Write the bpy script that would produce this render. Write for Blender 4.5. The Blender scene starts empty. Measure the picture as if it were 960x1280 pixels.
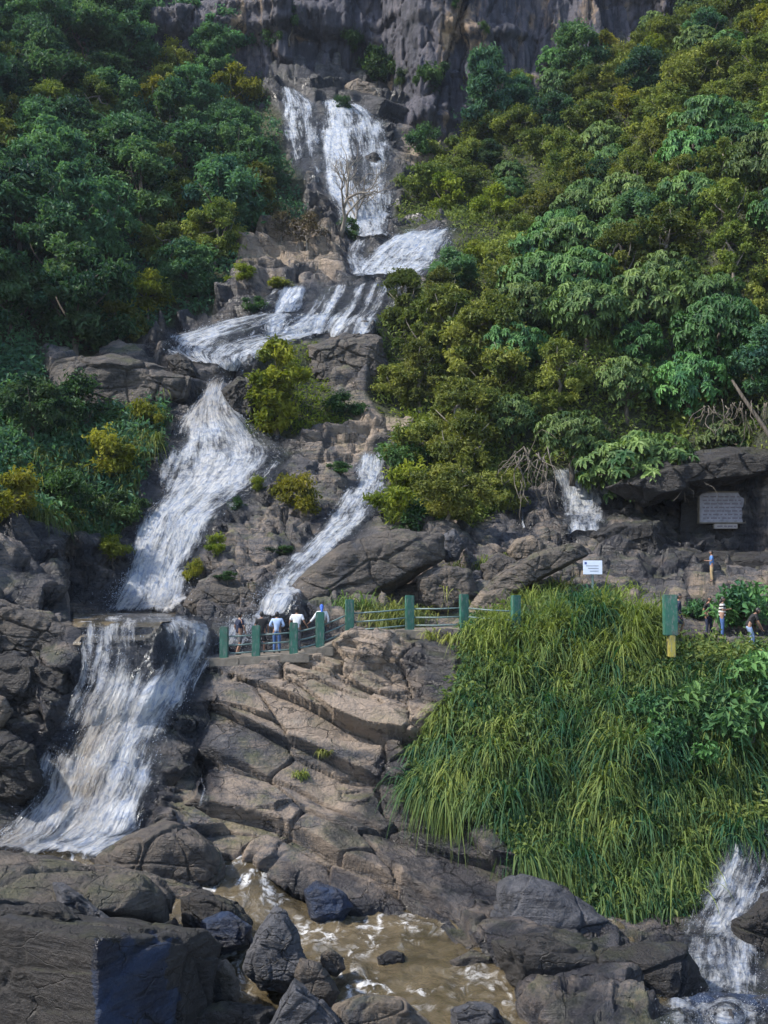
import bpy, bmesh, math, random
import numpy as np
from mathutils import Vector, Matrix
from mathutils.bvhtree import BVHTree
from math import radians as R_, sin, cos, pi

random.seed(7); RNG = np.random.default_rng(11)
scene = bpy.context.scene
COL = scene.collection

# ------------------------------------------------------------------ camera geometry
F = 1372.0; PITCH = R_(3.75); CP, SP = cos(PITCH), sin(PITCH)
def at(px, py, Y):
    u = (px-480)/F; v = (640-py)/F
    d = np.array((u, CP-v*SP, SP+v*CP)); return d*(Y/d[1])
def ray(px, py):
    u = (px-480)/F; v = (640-py)/F
    return Vector((u, CP-v*SP, SP+v*CP)).normalized()
def project(P):
    dep = P[..., 1]*CP + P[..., 2]*SP
    up = -P[..., 1]*SP + P[..., 2]*CP
    dep = np.where(dep < 0.5, 0.5, dep)
    return 480+F*P[..., 0]/dep, 640-F*up/dep

cam = bpy.data.cameras.new('camera'); camo = bpy.data.objects.new('camera', cam); COL.objects.link(camo)
cam.sensor_fit = 'VERTICAL'; cam.sensor_height = 24; cam.lens = 24*F/1280
cam.clip_start = 0.1; cam.clip_end = 2000
camo.rotation_euler = (pi/2+PITCH, 0, 0); scene.camera = camo

# ------------------------------------------------------------------ numpy noise
_perm = np.random.default_rng(3).permutation(512).astype(np.int64)
_g = np.random.default_rng(4).normal(size=(512, 3)); _g /= np.linalg.norm(_g, axis=1)[:, None]
def _h(i, j, k): return _perm[(_perm[(_perm[i & 511]+j) & 511]+k) & 511]
def perlin(P):
    i = np.floor(P).astype(np.int64); f = P-i; w = f*f*f*(f*(f*6-15)+10)
    r = 0
    for dx in (0, 1):
        wx = w[..., 0] if dx else 1-w[..., 0]
        for dy in (0, 1):
            wy = w[..., 1] if dy else 1-w[..., 1]
            for dz in (0, 1):
                wz = w[..., 2] if dz else 1-w[..., 2]
                g = _g[_h(i[..., 0]+dx, i[..., 1]+dy, i[..., 2]+dz)]
                r = r+wx*wy*wz*(g[..., 0]*(f[..., 0]-dx)+g[..., 1]*(f[..., 1]-dy)+g[..., 2]*(f[..., 2]-dz))
    return r*1.5
def fbm(P, o=4, gain=0.5):
    a = 1; s = 0
    P = np.asarray(P, float)
    for k in range(o):
        s = s+a*perlin(P+k*13.7); P = P*2.03; a *= gain
    return s
def hash1(k, seed=0):
    return ((np.sin(k*127.1+seed*311.7)*43758.5453) % 1.0)
def worley(P, tilt=False):
    i = np.floor(P).astype(np.int64); f = P-i
    f1 = np.full(P.shape[:-1], 9.0); f2 = f1.copy(); cid = np.zeros(P.shape[:-1], np.int64); vec = np.zeros(P.shape)
    for dx in (-1, 0, 1):
        for dy in (-1, 0, 1):
            for dz in (-1, 0, 1):
                h = _h(i[..., 0]+dx, i[..., 1]+dy, i[..., 2]+dz)
                o = np.stack([(h*0.6180339) % 1, (h*0.7548777) % 1, (h*0.5698403) % 1], -1)
                ov = o+np.array((dx, dy, dz))-f; d = np.linalg.norm(ov, axis=-1)
                m = d < f1
                f2 = np.where(m, f1, np.minimum(f2, d)); cid = np.where(m, h, cid); f1 = np.where(m, d, f1)
                if tilt: vec = np.where(m[..., None], ov, vec)
    if tilt:
        gv = np.stack([hash1(cid*1., 11), hash1(cid*1., 12), hash1(cid*1., 13)], -1)-.5
        return f1, f2, cid, (vec*gv).sum(-1)
    return f1, f2, cid
def sstep(a, b, x):
    t = np.clip((x-a)/(b-a), 0, 1); return t*t*(3-2*t)
def inpoly(px, py, poly):
    r = np.zeros(px.shape, bool); n = len(poly)
    for a in range(n):
        x0, y0 = poly[a]; x1, y1 = poly[(a+1) % n]
        if y0 == y1: continue
        c = ((y0 > py) != (y1 > py)) & (px < (x1-x0)*(py-y0)/(y1-y0)+x0)
        r ^= c
    return r

# ------------------------------------------------------------------ object helpers
def tag(o, label=None, cat=None, group=None, kind=None):
    if label: o['label'] = label
    if cat: o['category'] = cat
    if group: o['group'] = group
    if kind: o['kind'] = kind
    return o
def empty(name, loc=(0, 0, 0)):
    o = bpy.data.objects.new(name, None); COL.objects.link(o); o.location = loc; o.empty_display_size = .2; return o
def mesh_np(name, V, faces, mat=None, smooth=True, attrs=None, uv=None):
    """faces: (n,k) int array or list of such arrays"""
    me = bpy.data.meshes.new(name)
    if not isinstance(faces, list): faces = [faces]
    faces = [np.asarray(f, np.int64) for f in faces if len(f)]
    V = np.asarray(V, np.float64).reshape(-1, 3)
    me.vertices.add(len(V)); me.vertices.foreach_set('co', V.astype(np.float32).ravel())
    nl = sum(f.size for f in faces); nf = sum(len(f) for f in faces)
    me.loops.add(nl); me.polygons.add(nf)
    idx = np.concatenate([f.ravel() for f in faces])
    tot = np.concatenate([np.full(len(f), f.shape[1]) for f in faces])
    start = np.concatenate([[0], np.cumsum(tot)[:-1]])
    me.loops.foreach_set('vertex_index', idx.astype(np.int32))
    me.polygons.foreach_set('loop_start', start.astype(np.int32))
    me.polygons.foreach_set('loop_total', tot.astype(np.int32))
    me.polygons.foreach_set('use_smooth', np.full(nf, smooth))
    me.update(calc_edges=True)
    for k, a in (attrs or {}).items():
        at_ = me.attributes.new(k, 'FLOAT', 'POINT'); at_.data.foreach_set('value', np.asarray(a, np.float32).ravel())
    if uv is not None:
        l = me.uv_layers.new(name='flow'); l.data.foreach_set('uv', np.asarray(uv, np.float32)[idx].ravel())
    if mat: me.materials.append(mat)
    return me
def link(name, me, parent=None):
    o = bpy.data.objects.new(name, me); COL.objects.link(o)
    if parent: o.parent = parent
    return o
def gridfaces(nr, nc):
    a = np.arange(nr*nc).reshape(nr, nc)
    return np.stack([a[:-1, :-1], a[:-1, 1:], a[1:, 1:], a[1:, :-1]], -1).reshape(-1, 4)
def tube(pts, radii, n=8):
    pts = np.asarray(pts, float); m = len(pts); V = []
    for i in range(m):
        t = pts[min(i+1, m-1)]-pts[max(i-1, 0)]; t = t/(np.linalg.norm(t)+1e-9)
        a = np.cross(t, (0.31, 0.11, 0.94) if abs(t[2]) < .9 else (1, 0, 0)); a /= np.linalg.norm(a); b = np.cross(t, a)
        th = np.linspace(0, 2*pi, n, endpoint=False)
        V.append(pts[i]+radii[i]*(np.cos(th)[:, None]*a+np.sin(th)[:, None]*b))
    V = np.concatenate(V+[pts[:1], pts[-1:]])
    q = [];
    for i in range(m-1):
        for k in range(n):
            q.append((i*n+k, i*n+(k+1) % n, (i+1)*n+(k+1) % n, (i+1)*n+k))
    t = [(m*n, (k+1) % n, k) for k in range(n)]+[(m*n+1, (m-1)*n+k, (m-1)*n+(k+1) % n) for k in range(n)]
    return V, np.array(q), np.array(t)
class MB:
    def __init__(s): s.V = []; s.Q = []; s.T = []; s.n = 0
    def add(s, V, Q=None, T=None):
        s.V.append(V)
        if Q is not None and len(Q): s.Q.append(np.asarray(Q)+s.n)
        if T is not None and len(T): s.T.append(np.asarray(T)+s.n)
        s.n += len(V)
    def tube(s, pts, radii, n=8): s.add(*tube(pts, radii, n))
    def box(s, c, size, bev=0.0, rz=0.0):
        bm = bmesh.new(); bmesh.ops.create_cube(bm, size=1)
        for v in bm.verts: v.co = Vector((v.co.x*size[0], v.co.y*size[1], v.co.z*size[2]))
        if bev > 0: bmesh.ops.bevel(bm, geom=bm.edges[:], offset=bev, segments=2, affect='EDGES')
        M = Matrix.Rotation(rz, 3, 'Z')
        bm.verts.index_update()
        V = np.array([(M @ v.co)+Vector(c) for v in bm.verts])
        Q = [[v.index for v in f.verts] for f in bm.faces if len(f.verts) == 4]; T = [[v.index for v in f.verts] for f in bm.faces if len(f.verts) == 3]
        bm.free(); s.add(V, np.array(Q) if Q else None, np.array(T) if T else None)
    def mesh(s, name, mat, smooth=True, attrs=None):
        f = []
        if s.Q: f.append(np.concatenate(s.Q))
        if s.T: f.append(np.concatenate(s.T))
        return mesh_np(name, np.concatenate(s.V), f, mat, smooth, attrs)
    def build(s, name, mat, parent=None, smooth=True): return link(name, s.mesh(name, mat, smooth), parent)

# ------------------------------------------------------------------ materials
class NT:
    def __init__(s, name):
        s.m = bpy.data.materials.new(name); s.m.use_nodes = True; s.t = s.m.node_tree; s.t.nodes.clear()
        s.out = s.t.nodes.new('ShaderNodeOutputMaterial')
    def n(s, typ, **kw):
        nd = s.t.nodes.new('ShaderNode'+typ)
        for k, v in kw.items():
            if k.startswith('i_'):
                key = k[2:].replace('_', ' '); s.set(nd.inputs[int(key) if key.isdigit() else key], v)
            else: setattr(nd, k, v)
        return nd
    def set(s, inp, v):
        if isinstance(v, bpy.types.NodeSocket): s.t.links.new(v, inp)
        else: inp.default_value = v
    def noise(s, vec, scale, detail=4, rough=.55, dist=0): return s.n('TexNoise', i_Vector=vec, i_Scale=scale, i_Detail=detail, i_Roughness=rough, i_Distortion=dist).outputs['Fac']
    def map(s, vec, sc, rot=(0, 0, 0)): return s.n('Mapping', i_Vector=vec, i_Scale=sc, i_Rotation=rot).outputs[0]
    def ramp(s, fac, stops):
        r = s.n('ValToRGB', i_Fac=fac); e = r.color_ramp.elements
        while len(e) > 1: e.remove(e[-1])
        for i, (p, c) in enumerate(stops):
            x = e[0] if i == 0 else e.new(p)
            x.position = p; x.color = c if len(c) == 4 else (*c, 1)
        return r.outputs['Color']
    def mix(s, fac, a, b, blend='MIX'):
        m = s.n('Mix', data_type='RGBA', blend_type=blend)
        s.set(m.inputs[0], fac); s.set(m.inputs[6], a if isinstance(a, bpy.types.NodeSocket) else (*a, 1)); s.set(m.inputs[7], b if isinstance(b, bpy.types.NodeSocket) else (*b, 1))
        return m.outputs[2]
    def math(s, op, a, b=None, c=None, clamp=False):
        m = s.n('Math', operation=op); m.use_clamp = clamp; s.set(m.inputs[0], a)
        if b is not None: s.set(m.inputs[1], b)
        if c is not None: s.set(m.inputs[2], c)
        return m.outputs[0]
    def mr(s, v, a, b, c=0., d=1.): return s.n('MapRange', i_0=v, i_1=a, i_2=b, i_3=c, i_4=d).outputs[0]
    def attr(s, name): return s.n('Attribute', attribute_name=name).outputs['Fac']
    def bump(s, h, strength, dist): return s.n('Bump', i_Height=h, i_Strength=strength, i_Distance=dist).outputs[0]
    def pr(s, color, rough=.7, normal=None, spec=.5, **kw):
        p = s.n('BsdfPrincipled'); s.set(p.inputs['Base Color'], color if isinstance(color, bpy.types.NodeSocket) else (*color, 1)); s.set(p.inputs['Roughness'], rough)
        s.set(p.inputs['Specular IOR Level'], spec)
        if normal is not None: s.set(p.inputs['Normal'], normal)
        for k, v in kw.items(): s.set(p.inputs[k], v)
        return p.outputs[0]
    def done(s, sh): s.t.links.new(sh, s.out.inputs['Surface']); return s.m

def rock_material(name, dark, mid, light, moss=.5, terrain=False, objrand=True, wet0=0.0, lichen=.5):
    N = NT(name); tc = N.n('TexCoord').outputs['Object']; oi = N.n('ObjectInfo')
    if objrand:
        off = N.n('CombineXYZ', i_0=N.math('MULTIPLY', oi.outputs['Random'], 91.), i_1=N.math('MULTIPLY', oi.outputs['Random'], 37.), i_2=0.).outputs[0]
        tc = N.n('VectorMath', operation='ADD', i_0=tc, i_1=off).outputs[0]
    big = N.noise(tc, .45, 6, .6, .6)
    strat = N.noise(N.map(tc, (.5, .5, 5.0), (R_(8), R_(14), 0)), .9, 6, .65, .5)
    streak = N.noise(N.map(tc, (1.3, 1.3, .16)), .9, 5, .6, .3)
    fine = N.noise(tc, 9, 6, .7); spk = N.noise(tc, 30, 3, .7)
    f = N.math('ADD', N.math('MULTIPLY', big, .52), N.math('MULTIPLY', strat, .48))
    f = N.math('ADD', f, N.math('MULTIPLY', N.math('SUBTRACT', fine, .5), .34))
    if terrain: f = N.math('ADD', f, N.math('MULTIPLY', N.attr('warm'), .20))
    c = N.ramp(f, [(.32, dark), (.47, mid), (.63, light), (.72, tuple(x*1.22 for x in light))])
    c = N.mix(N.mr(streak, .56, .68), c, (.030, .032, .040))
    c = N.mix(N.mr(N.noise(tc, 1.7, 5, .7), .60, .72, 0, lichen), c, (.26, .24, .215))       # lichen
    vw = N.n('VectorMath', operation='ADD', i_0=N.map(tc, (.55, .55, 1.5), (0, R_(-16), 0)), i_1=N.n('VectorMath', operation='SCALE', i_0=N.n('TexNoise', i_Vector=tc, i_Scale=1.1, i_Detail=4).outputs['Color'], i_3=.7).outputs[0]).outputs[0]
    vor = N.n('TexVoronoi', feature='DISTANCE_TO_EDGE', i_Vector=vw, i_Scale=1.).outputs['Distance']
    crk = N.math('MULTIPLY', N.mr(vor, .016, .002), N.mr(N.noise(tc, .5, 2), .42, .55), clamp=True)
    c = N.mix(N.math('MULTIPLY', crk, .6), c, (.018, .017, .016))
    c = N.mix(N.mr(spk, .58, .75, 0, .45), c, tuple(x*.4 for x in mid))
    nz = N.n('SeparateXYZ', i_0=N.n('NewGeometry').outputs['Normal']).outputs[2]
    mm = N.math('MULTIPLY', N.mr(nz, .25, .85), N.mr(N.noise(tc, .55, 5, .65), .50, .64))
    mm = N.math('MULTIPLY', mm, moss*.85)
    c = N.mix(mm, c, N.ramp(fine, [(.3, (.028, .042, .010)), (.7, (.11, .115, .028))]))
    wet = N.attr('wet') if terrain else wet0  # on the terrain this mask also carries painted shade
    if terrain:
        wn = N.math('MULTIPLY', wet, N.mr(N.noise(tc, .7, 5, .6), .3, .55), clamp=True)
    else: wn = N.math('MULTIPLY', N.mr(big, .35, .6), wet0, clamp=True)
    c = N.mix(wn, c, N.mix(1., c, (.15, .175, .25), 'MULTIPLY'))
    rough = N.math('ADD', N.mr(wn, 0, 1, .78, .30), N.math('MULTIPLY', N.math('SUBTRACT', fine, .5), .25))
    if terrain:
        soil = N.ramp(N.noise(tc, 2.2, 6, .7), [(.35, (.020, .022, .010)), (.55, (.034, .044, .014)), (.7, (.075, .066, .030))])
        c = N.mix(N.attr('veg'), c, soil); rough = N.math('MAXIMUM', rough, N.math('MULTIPLY', N.attr('veg'), .9))
    hb = N.math('ADD', N.math('MULTIPLY', strat, .5), N.math('ADD', N.math('MULTIPLY', fine, .4), N.math('MULTIPLY', N.noise(tc, 3, 6, .6), .6)))
    hb = N.math('SUBTRACT', hb, N.math('MULTIPLY', crk, .5))
    return N.done(N.pr(c, rough, N.bump(hb, 1., .32)))

M = {}
M['terrain'] = rock_material('bedrock', (.020, .021, .028), (.070, .067, .072), (.230, .180, .138), .75, True, False)
M['boulder'] = rock_material('boulder_rock', (.022, .021, .021), (.066, .057, .051), (.165, .132, .102), .5, wet0=.35, lichen=.35)
M['boulder_grey'] = rock_material('grey_rock', (.028, .029, .036), (.066, .068, .080), (.130, .128, .136), .15, wet0=.3, lichen=.3)
M['boulder_dark'] = rock_material('dark_wet_shade_rock', (.009, .009, .010), (.024, .021, .020), (.060, .051, .044), .45, wet0=.6, lichen=.12)  # dark tone for wet rock, and painted shade at the plaque wall
M['boulder_sky_sheen'] = rock_material('wet_rock_sky_sheen', (.010, .024, .060), (.020, .048, .115), (.055, .066, .095), .05, wet0=1., lichen=.05)  # blue base colour paints the sky's reflection on wet rock
M['boulder_tan'] = rock_material('tan_rock', (.055, .046, .039), (.125, .100, .078), (.225, .178, .132), .3, lichen=.3)

def cliff_material():
    N = NT('cliff_rock'); tc = N.n('TexCoord').outputs['Object']
    big = N.noise(tc, .10, 6, .6, .8)
    st = N.noise(N.map(tc, (1., 1., .07)), .55, 7, .65, .4)
    st2 = N.noise(N.map(tc, (1., 1., .05)), 1.6, 5, .6, .2)
    fine = N.noise(tc, 1.8, 7, .7)
    f = N.math('ADD', N.math('MULTIPLY', big, .35), N.math('ADD', N.math('MULTIPLY', st, .45), N.math('MULTIPLY', fine, .2)))
    c = N.ramp(f, [(.41, (.012, .013, .021)), (.48, (.033, .033, .048)), (.55, (.066, .061, .078)), (.63, (.15, .118, .096))])
    c = N.mix(N.mr(N.noise(N.map(tc, (1, 1, .45)), .16, 6, .65, .6), .55, .63, 0, .9), c, N.ramp(fine, [(.3, (.17, .105, .055)), (.7, (.36, .25, .15))]))
    c = N.mix(N.mr(st2, .52, .62, 0, .9), c, (.010, .011, .020))
    c = N.mix(N.mr(N.noise(N.map(tc, (1., 1., .04)), .9, 4, .6), .66, .74, 0, .5), c, (.24, .245, .29))
    hb = N.math('ADD', N.math('MULTIPLY', st, .6), N.math('MULTIPLY', fine, .5))
    return N.done(N.pr(c, .7, N.bump(hb, .9, .8)))
M['cliff'] = cliff_material()

def leaf_material(name, c0, c1, var=.35, trans=.3, rough=.6, hue=.03):
    N = NT(name); t = N.attr('tint'); oi = N.n('ObjectInfo').outputs['Random']
    c = N.mix(t, c0, c1)
    hs = N.n('HueSaturation', i_Hue=N.mr(oi, 0, 1, .5-hue, .5+hue), i_Saturation=1., i_Value=N.mr(N.math('FRACT', N.math('MULTIPLY', oi, 7.31)), 0, 1, 1-var, 1+var), i_Fac=1., i_Color=c).outputs[0]
    p = N.pr(hs, rough, spec=.22)
    tr = N.n('BsdfTranslucent', i_Color=N.mix(1., hs, (1.1, 1.15, .6), 'MULTIPLY')).outputs[0]
    return N.done(N.n('MixShader', i_0=trans, i_1=p, i_2=tr).outputs[0])
M['leaf_forest'] = leaf_material('shade_toned_forest_leaf', (.024, .072, .054), (.100, .200, .086), .40, .40, hue=.035)  # left slope's shade put into the leaf colour as darker, bluer green
M['leaf_young'] = leaf_material('yellow_green_leaf', (.085, .115, .012), (.27, .275, .035), .22, .4)
M['leaf_olive'] = leaf_material('olive_leaf', (.056, .090, .023), (.218, .246, .055), .3, .35, hue=.018)
M['leaf_teal'] = leaf_material('blue_green_leaf', (.030, .085, .034), (.155, .255, .078), .35, .32, rough=.5, hue=.035)
M['leaf_shrub'] = leaf_material('dark_shrub_leaf', (.018, .050, .026), (.075, .145, .045), .3, .35)
M['leaf_dry'] = leaf_material('dry_leaf', (.075, .065, .042), (.18, .15, .085), .2)
M['leaf_broad'] = leaf_material('broad_plant_leaf', (.026, .090, .046), (.11, .23, .070), .25, .25, hue=.02)
M['grass'] = leaf_material('grass_blade', (.030, .100, .046), (.255, .290, .070), .1, .4)
M['grass_bank'] = leaf_material('bank_grass_blade', (.028, .075, .028), (.18, .19, .040), .1, .35)
def bark_material(name, a, b):
    N = NT(name); tc = N.n('TexCoord').outputs['Object']
    n = N.noise(N.map(tc, (3, 3, .6)), 3, 6, .65)
    return N.done(N.pr(N.ramp(n, [(.35, a), (.65, b)]), .85, N.bump(n, .8, .05)))
M['bark'] = bark_material('bark', (.03, .024, .018), (.12, .10, .08))
M['bark_pale'] = bark_material('pale_bark', (.10, .085, .07), (.27, .24, .20))

M['root'] = bark_material('dry_root', (.06, .05, .04), (.17, .145, .115))
def water_material():
    N = NT('falling_water'); uv = N.n('UVMap', uv_map='flow').outputs[0]; d = N.attr('dens'); mud = N.attr('mud'); sc = N.attr('fine')
    tcs = N.n('TexCoord').outputs['Object']
    wob = N.n('VectorMath', operation='SCALE', i_0=N.n('TexNoise', i_Vector=tcs, i_Scale=.9, i_Detail=3).outputs['Color'], i_3=.22).outputs[0]
    w = N.n('VectorMath', operation='ADD', i_0=uv, i_1=wob).outputs[0]
    s1 = N.noise(N.map(w, (2.0, .28, 1)), 1.0, 7, .66, .2)
    s2 = N.noise(N.map(w, (6.5, .75, 1)), 1.0, 6, .7, .4)
    s3 = N.noise(N.map(w, (2.4, 1.6, 1)), 1.5, 6, .75, .8)
    foam = N.math('ADD', N.math('MULTIPLY', s1, .52), N.math('ADD', N.math('MULTIPLY', s2, .32), N.math('MULTIPLY', s3, .16)))
    thr = N.mr(d, 0, 1, .70, .36)
    cov = N.n('MapRange', i_0=foam, i_1=N.math('SUBTRACT', thr, .085), i_2=N.math('ADD', thr, .135), i_3=0., i_4=1., interpolation_type='SMOOTHSTEP').outputs[0]
    h = N.math('ADD', s2, N.math('MULTIPLY', s3, .8))
    nor = N.bump(h, 1., .4)
    mudm = N.math('MULTIPLY', mud, N.mr(N.noise(tcs, .45, 4, .6), .34, .56), clamp=True)
    col = N.mix(mudm, N.ramp(s3, [(.36, (.36, .47, .70)), (.56, (.90, .92, .95))]), N.ramp(s2, [(.35, (.34, .25, .15)), (.65, (.70, .60, .46))]))
    p = N.pr(col, .35, nor, .4)
    tl = N.n('BsdfTranslucent', i_Color=col).outputs[0]
    white = N.n('MixShader', i_0=.25, i_1=p, i_2=tl).outputs[0]
    gl = N.n('BsdfGlossy', i_Color=(.8, .85, .9, 1), i_Roughness=.18, i_Normal=nor).outputs[0]
    film = N.n('MixShader', i_0=.045, i_1=N.n('BsdfTransparent', i_Color=(.66, .70, .76, 1)).outputs[0], i_2=gl).outputs[0]
    edge = N.attr('edge')
    clear = N.n('MixShader', i_0=N.mr(edge, 0, .25), i_1=N.n('BsdfTransparent').outputs[0], i_2=film).outputs[0]
    return N.done(N.n('MixShader', i_0=N.math('MULTIPLY', cov, .97), i_1=clear, i_2=white).outputs[0])
M['fall'] = water_material()
def stream_material(name, c0, c1, foamlo=.60):
    N = NT(name); tc = N.n('TexCoord').outputs['Object']
    a = N.noise(N.map(tc, (1., .55, 1), (0, 0, R_(35))), 1.5, 6, .6, 1.2); b = N.noise(tc, 5, 5, .6, .6)
    c = N.ramp(N.noise(tc, .5, 5, .6, .7), [(.35, c0), (.65, c1)])
    fm = N.math('MULTIPLY', N.mr(a, foamlo, foamlo+.12), N.mr(b, .38, .55), clamp=True)
    fm = N.math('MULTIPLY', fm, N.mr(N.noise(tc, .3, 2), .40, .6))
    c = N.mix(fm, c, (.62, .62, .62))
    h = N.math('ADD', N.math('MULTIPLY', a, 1.), N.math('MULTIPLY', b, .35))
    return N.done(N.pr(c, N.mr(fm, 0, 1, .12, .6), N.bump(h, .55, .22), .5))
M['stream'] = stream_material('muddy_water', (.048, .038, .021), (.12, .096, .060), .505)
M['pool'] = stream_material('brown_pool_water', (.085, .066, .042), (.16, .125, .08), .53)

def plain(name, col, rough=.6, var=.25, scale=6, bump=.0, metal=0.):
    N = NT(name); tc = N.n('TexCoord').outputs['Object']; n = N.noise(tc, scale, 6, .65)
    c = N.ramp(n, [(.3, tuple(x*(1-var) for x in col)), (.7, tuple(min(1, x*(1+var)) for x in col))])
    return N.done(N.pr(c, rough, N.bump(n, bump, .05) if bump else None, Metallic=metal))
def paint_weathered(name, col):
    N = NT(name); tc = N.n('TexCoord').outputs['Object']; n = N.noise(tc, 4, 7, .7); m = N.noise(N.map(tc, (4, 4, 1)), 3, 6, .7)
    c = N.ramp(n, [(.3, tuple(x*.7 for x in col)), (.7, tuple(x*1.25 for x in col))])
    c = N.mix(N.mr(m, .52, .64, 0, .8), c, (.15, .16, .15))
    c = N.mix(N.mr(N.noise(tc, 1.6, 5, .7), .54, .66, 0, .8), c, (.045, .05, .045))
    return N.done(N.pr(c, .6, N.bump(n, .4, .02)))
M['green_paint'] = paint_weathered('green_painted_concrete', (.022, .108, .076))
M['yellow_paint'] = paint_weathered('yellow_painted_concrete', (.30, .26, .05))
M['concrete'] = plain('old_concrete', (.15, .130, .105), .85, .4, 3, .5)
M['pipe'] = plain('galvanised_pipe', (.10, .15, .145), .45, .3, 8)

# ------------------------------------------------------------------ terrain control net
CTRL = []
def near(Y): return Y if Y >= 43 or Y <= 0 else (1.39*Y if Y < 26 else 36.14+(Y-26)*.4035)   # the near bank is steep: metres from the bridge
def P_(px, py, Y): CTRL.append(tuple(at(px, py, near(Y))))
def W_(x, y, z):
    k = near(y)/y if y > 0 else 1; CTRL.append((x*k, y*k, z*k))
for p in ((-14, 8, -8.5), (0, 6, -9), (14, 8, -9), (-14, 15, -7.6), (-6, 14, -8.3), (0, 15, -8.2), (6, 16, -8.3), (12, 15, -8.6),
          (0, 20, -7.85), (-1, 24, -7.8), (2.4, 22, -7.8), (-3.6, 28.3, -7.5), (-8.6, 29.6, -7.6), (-12, 28, -7.4), (-8, 20, -7.4), (-7, 25, -7.6), (-15, 22, -6.0),
          (-30, 30, 6), (-24, 22, 0), (-22, 40, 6), (-40, 50, 22), (-52, 70, 48), (-70, 95, 78), (-70, 120, 95), (-28, 5, 2), (-45, 10, 14), (-60, 40, 36),
          (26, 24, -3), (24, 36, 4), (34, 45, 14), (45, 60, 32), (60, 85, 62), (70, 120, 90), (30, 5, -3), (50, 20, 8), (0, -15, -9), (-40, -15, 6), (40, -15, 4),
          (-20, 16, -4), (-17, 32, -2.5)): W_(*p)
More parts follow.
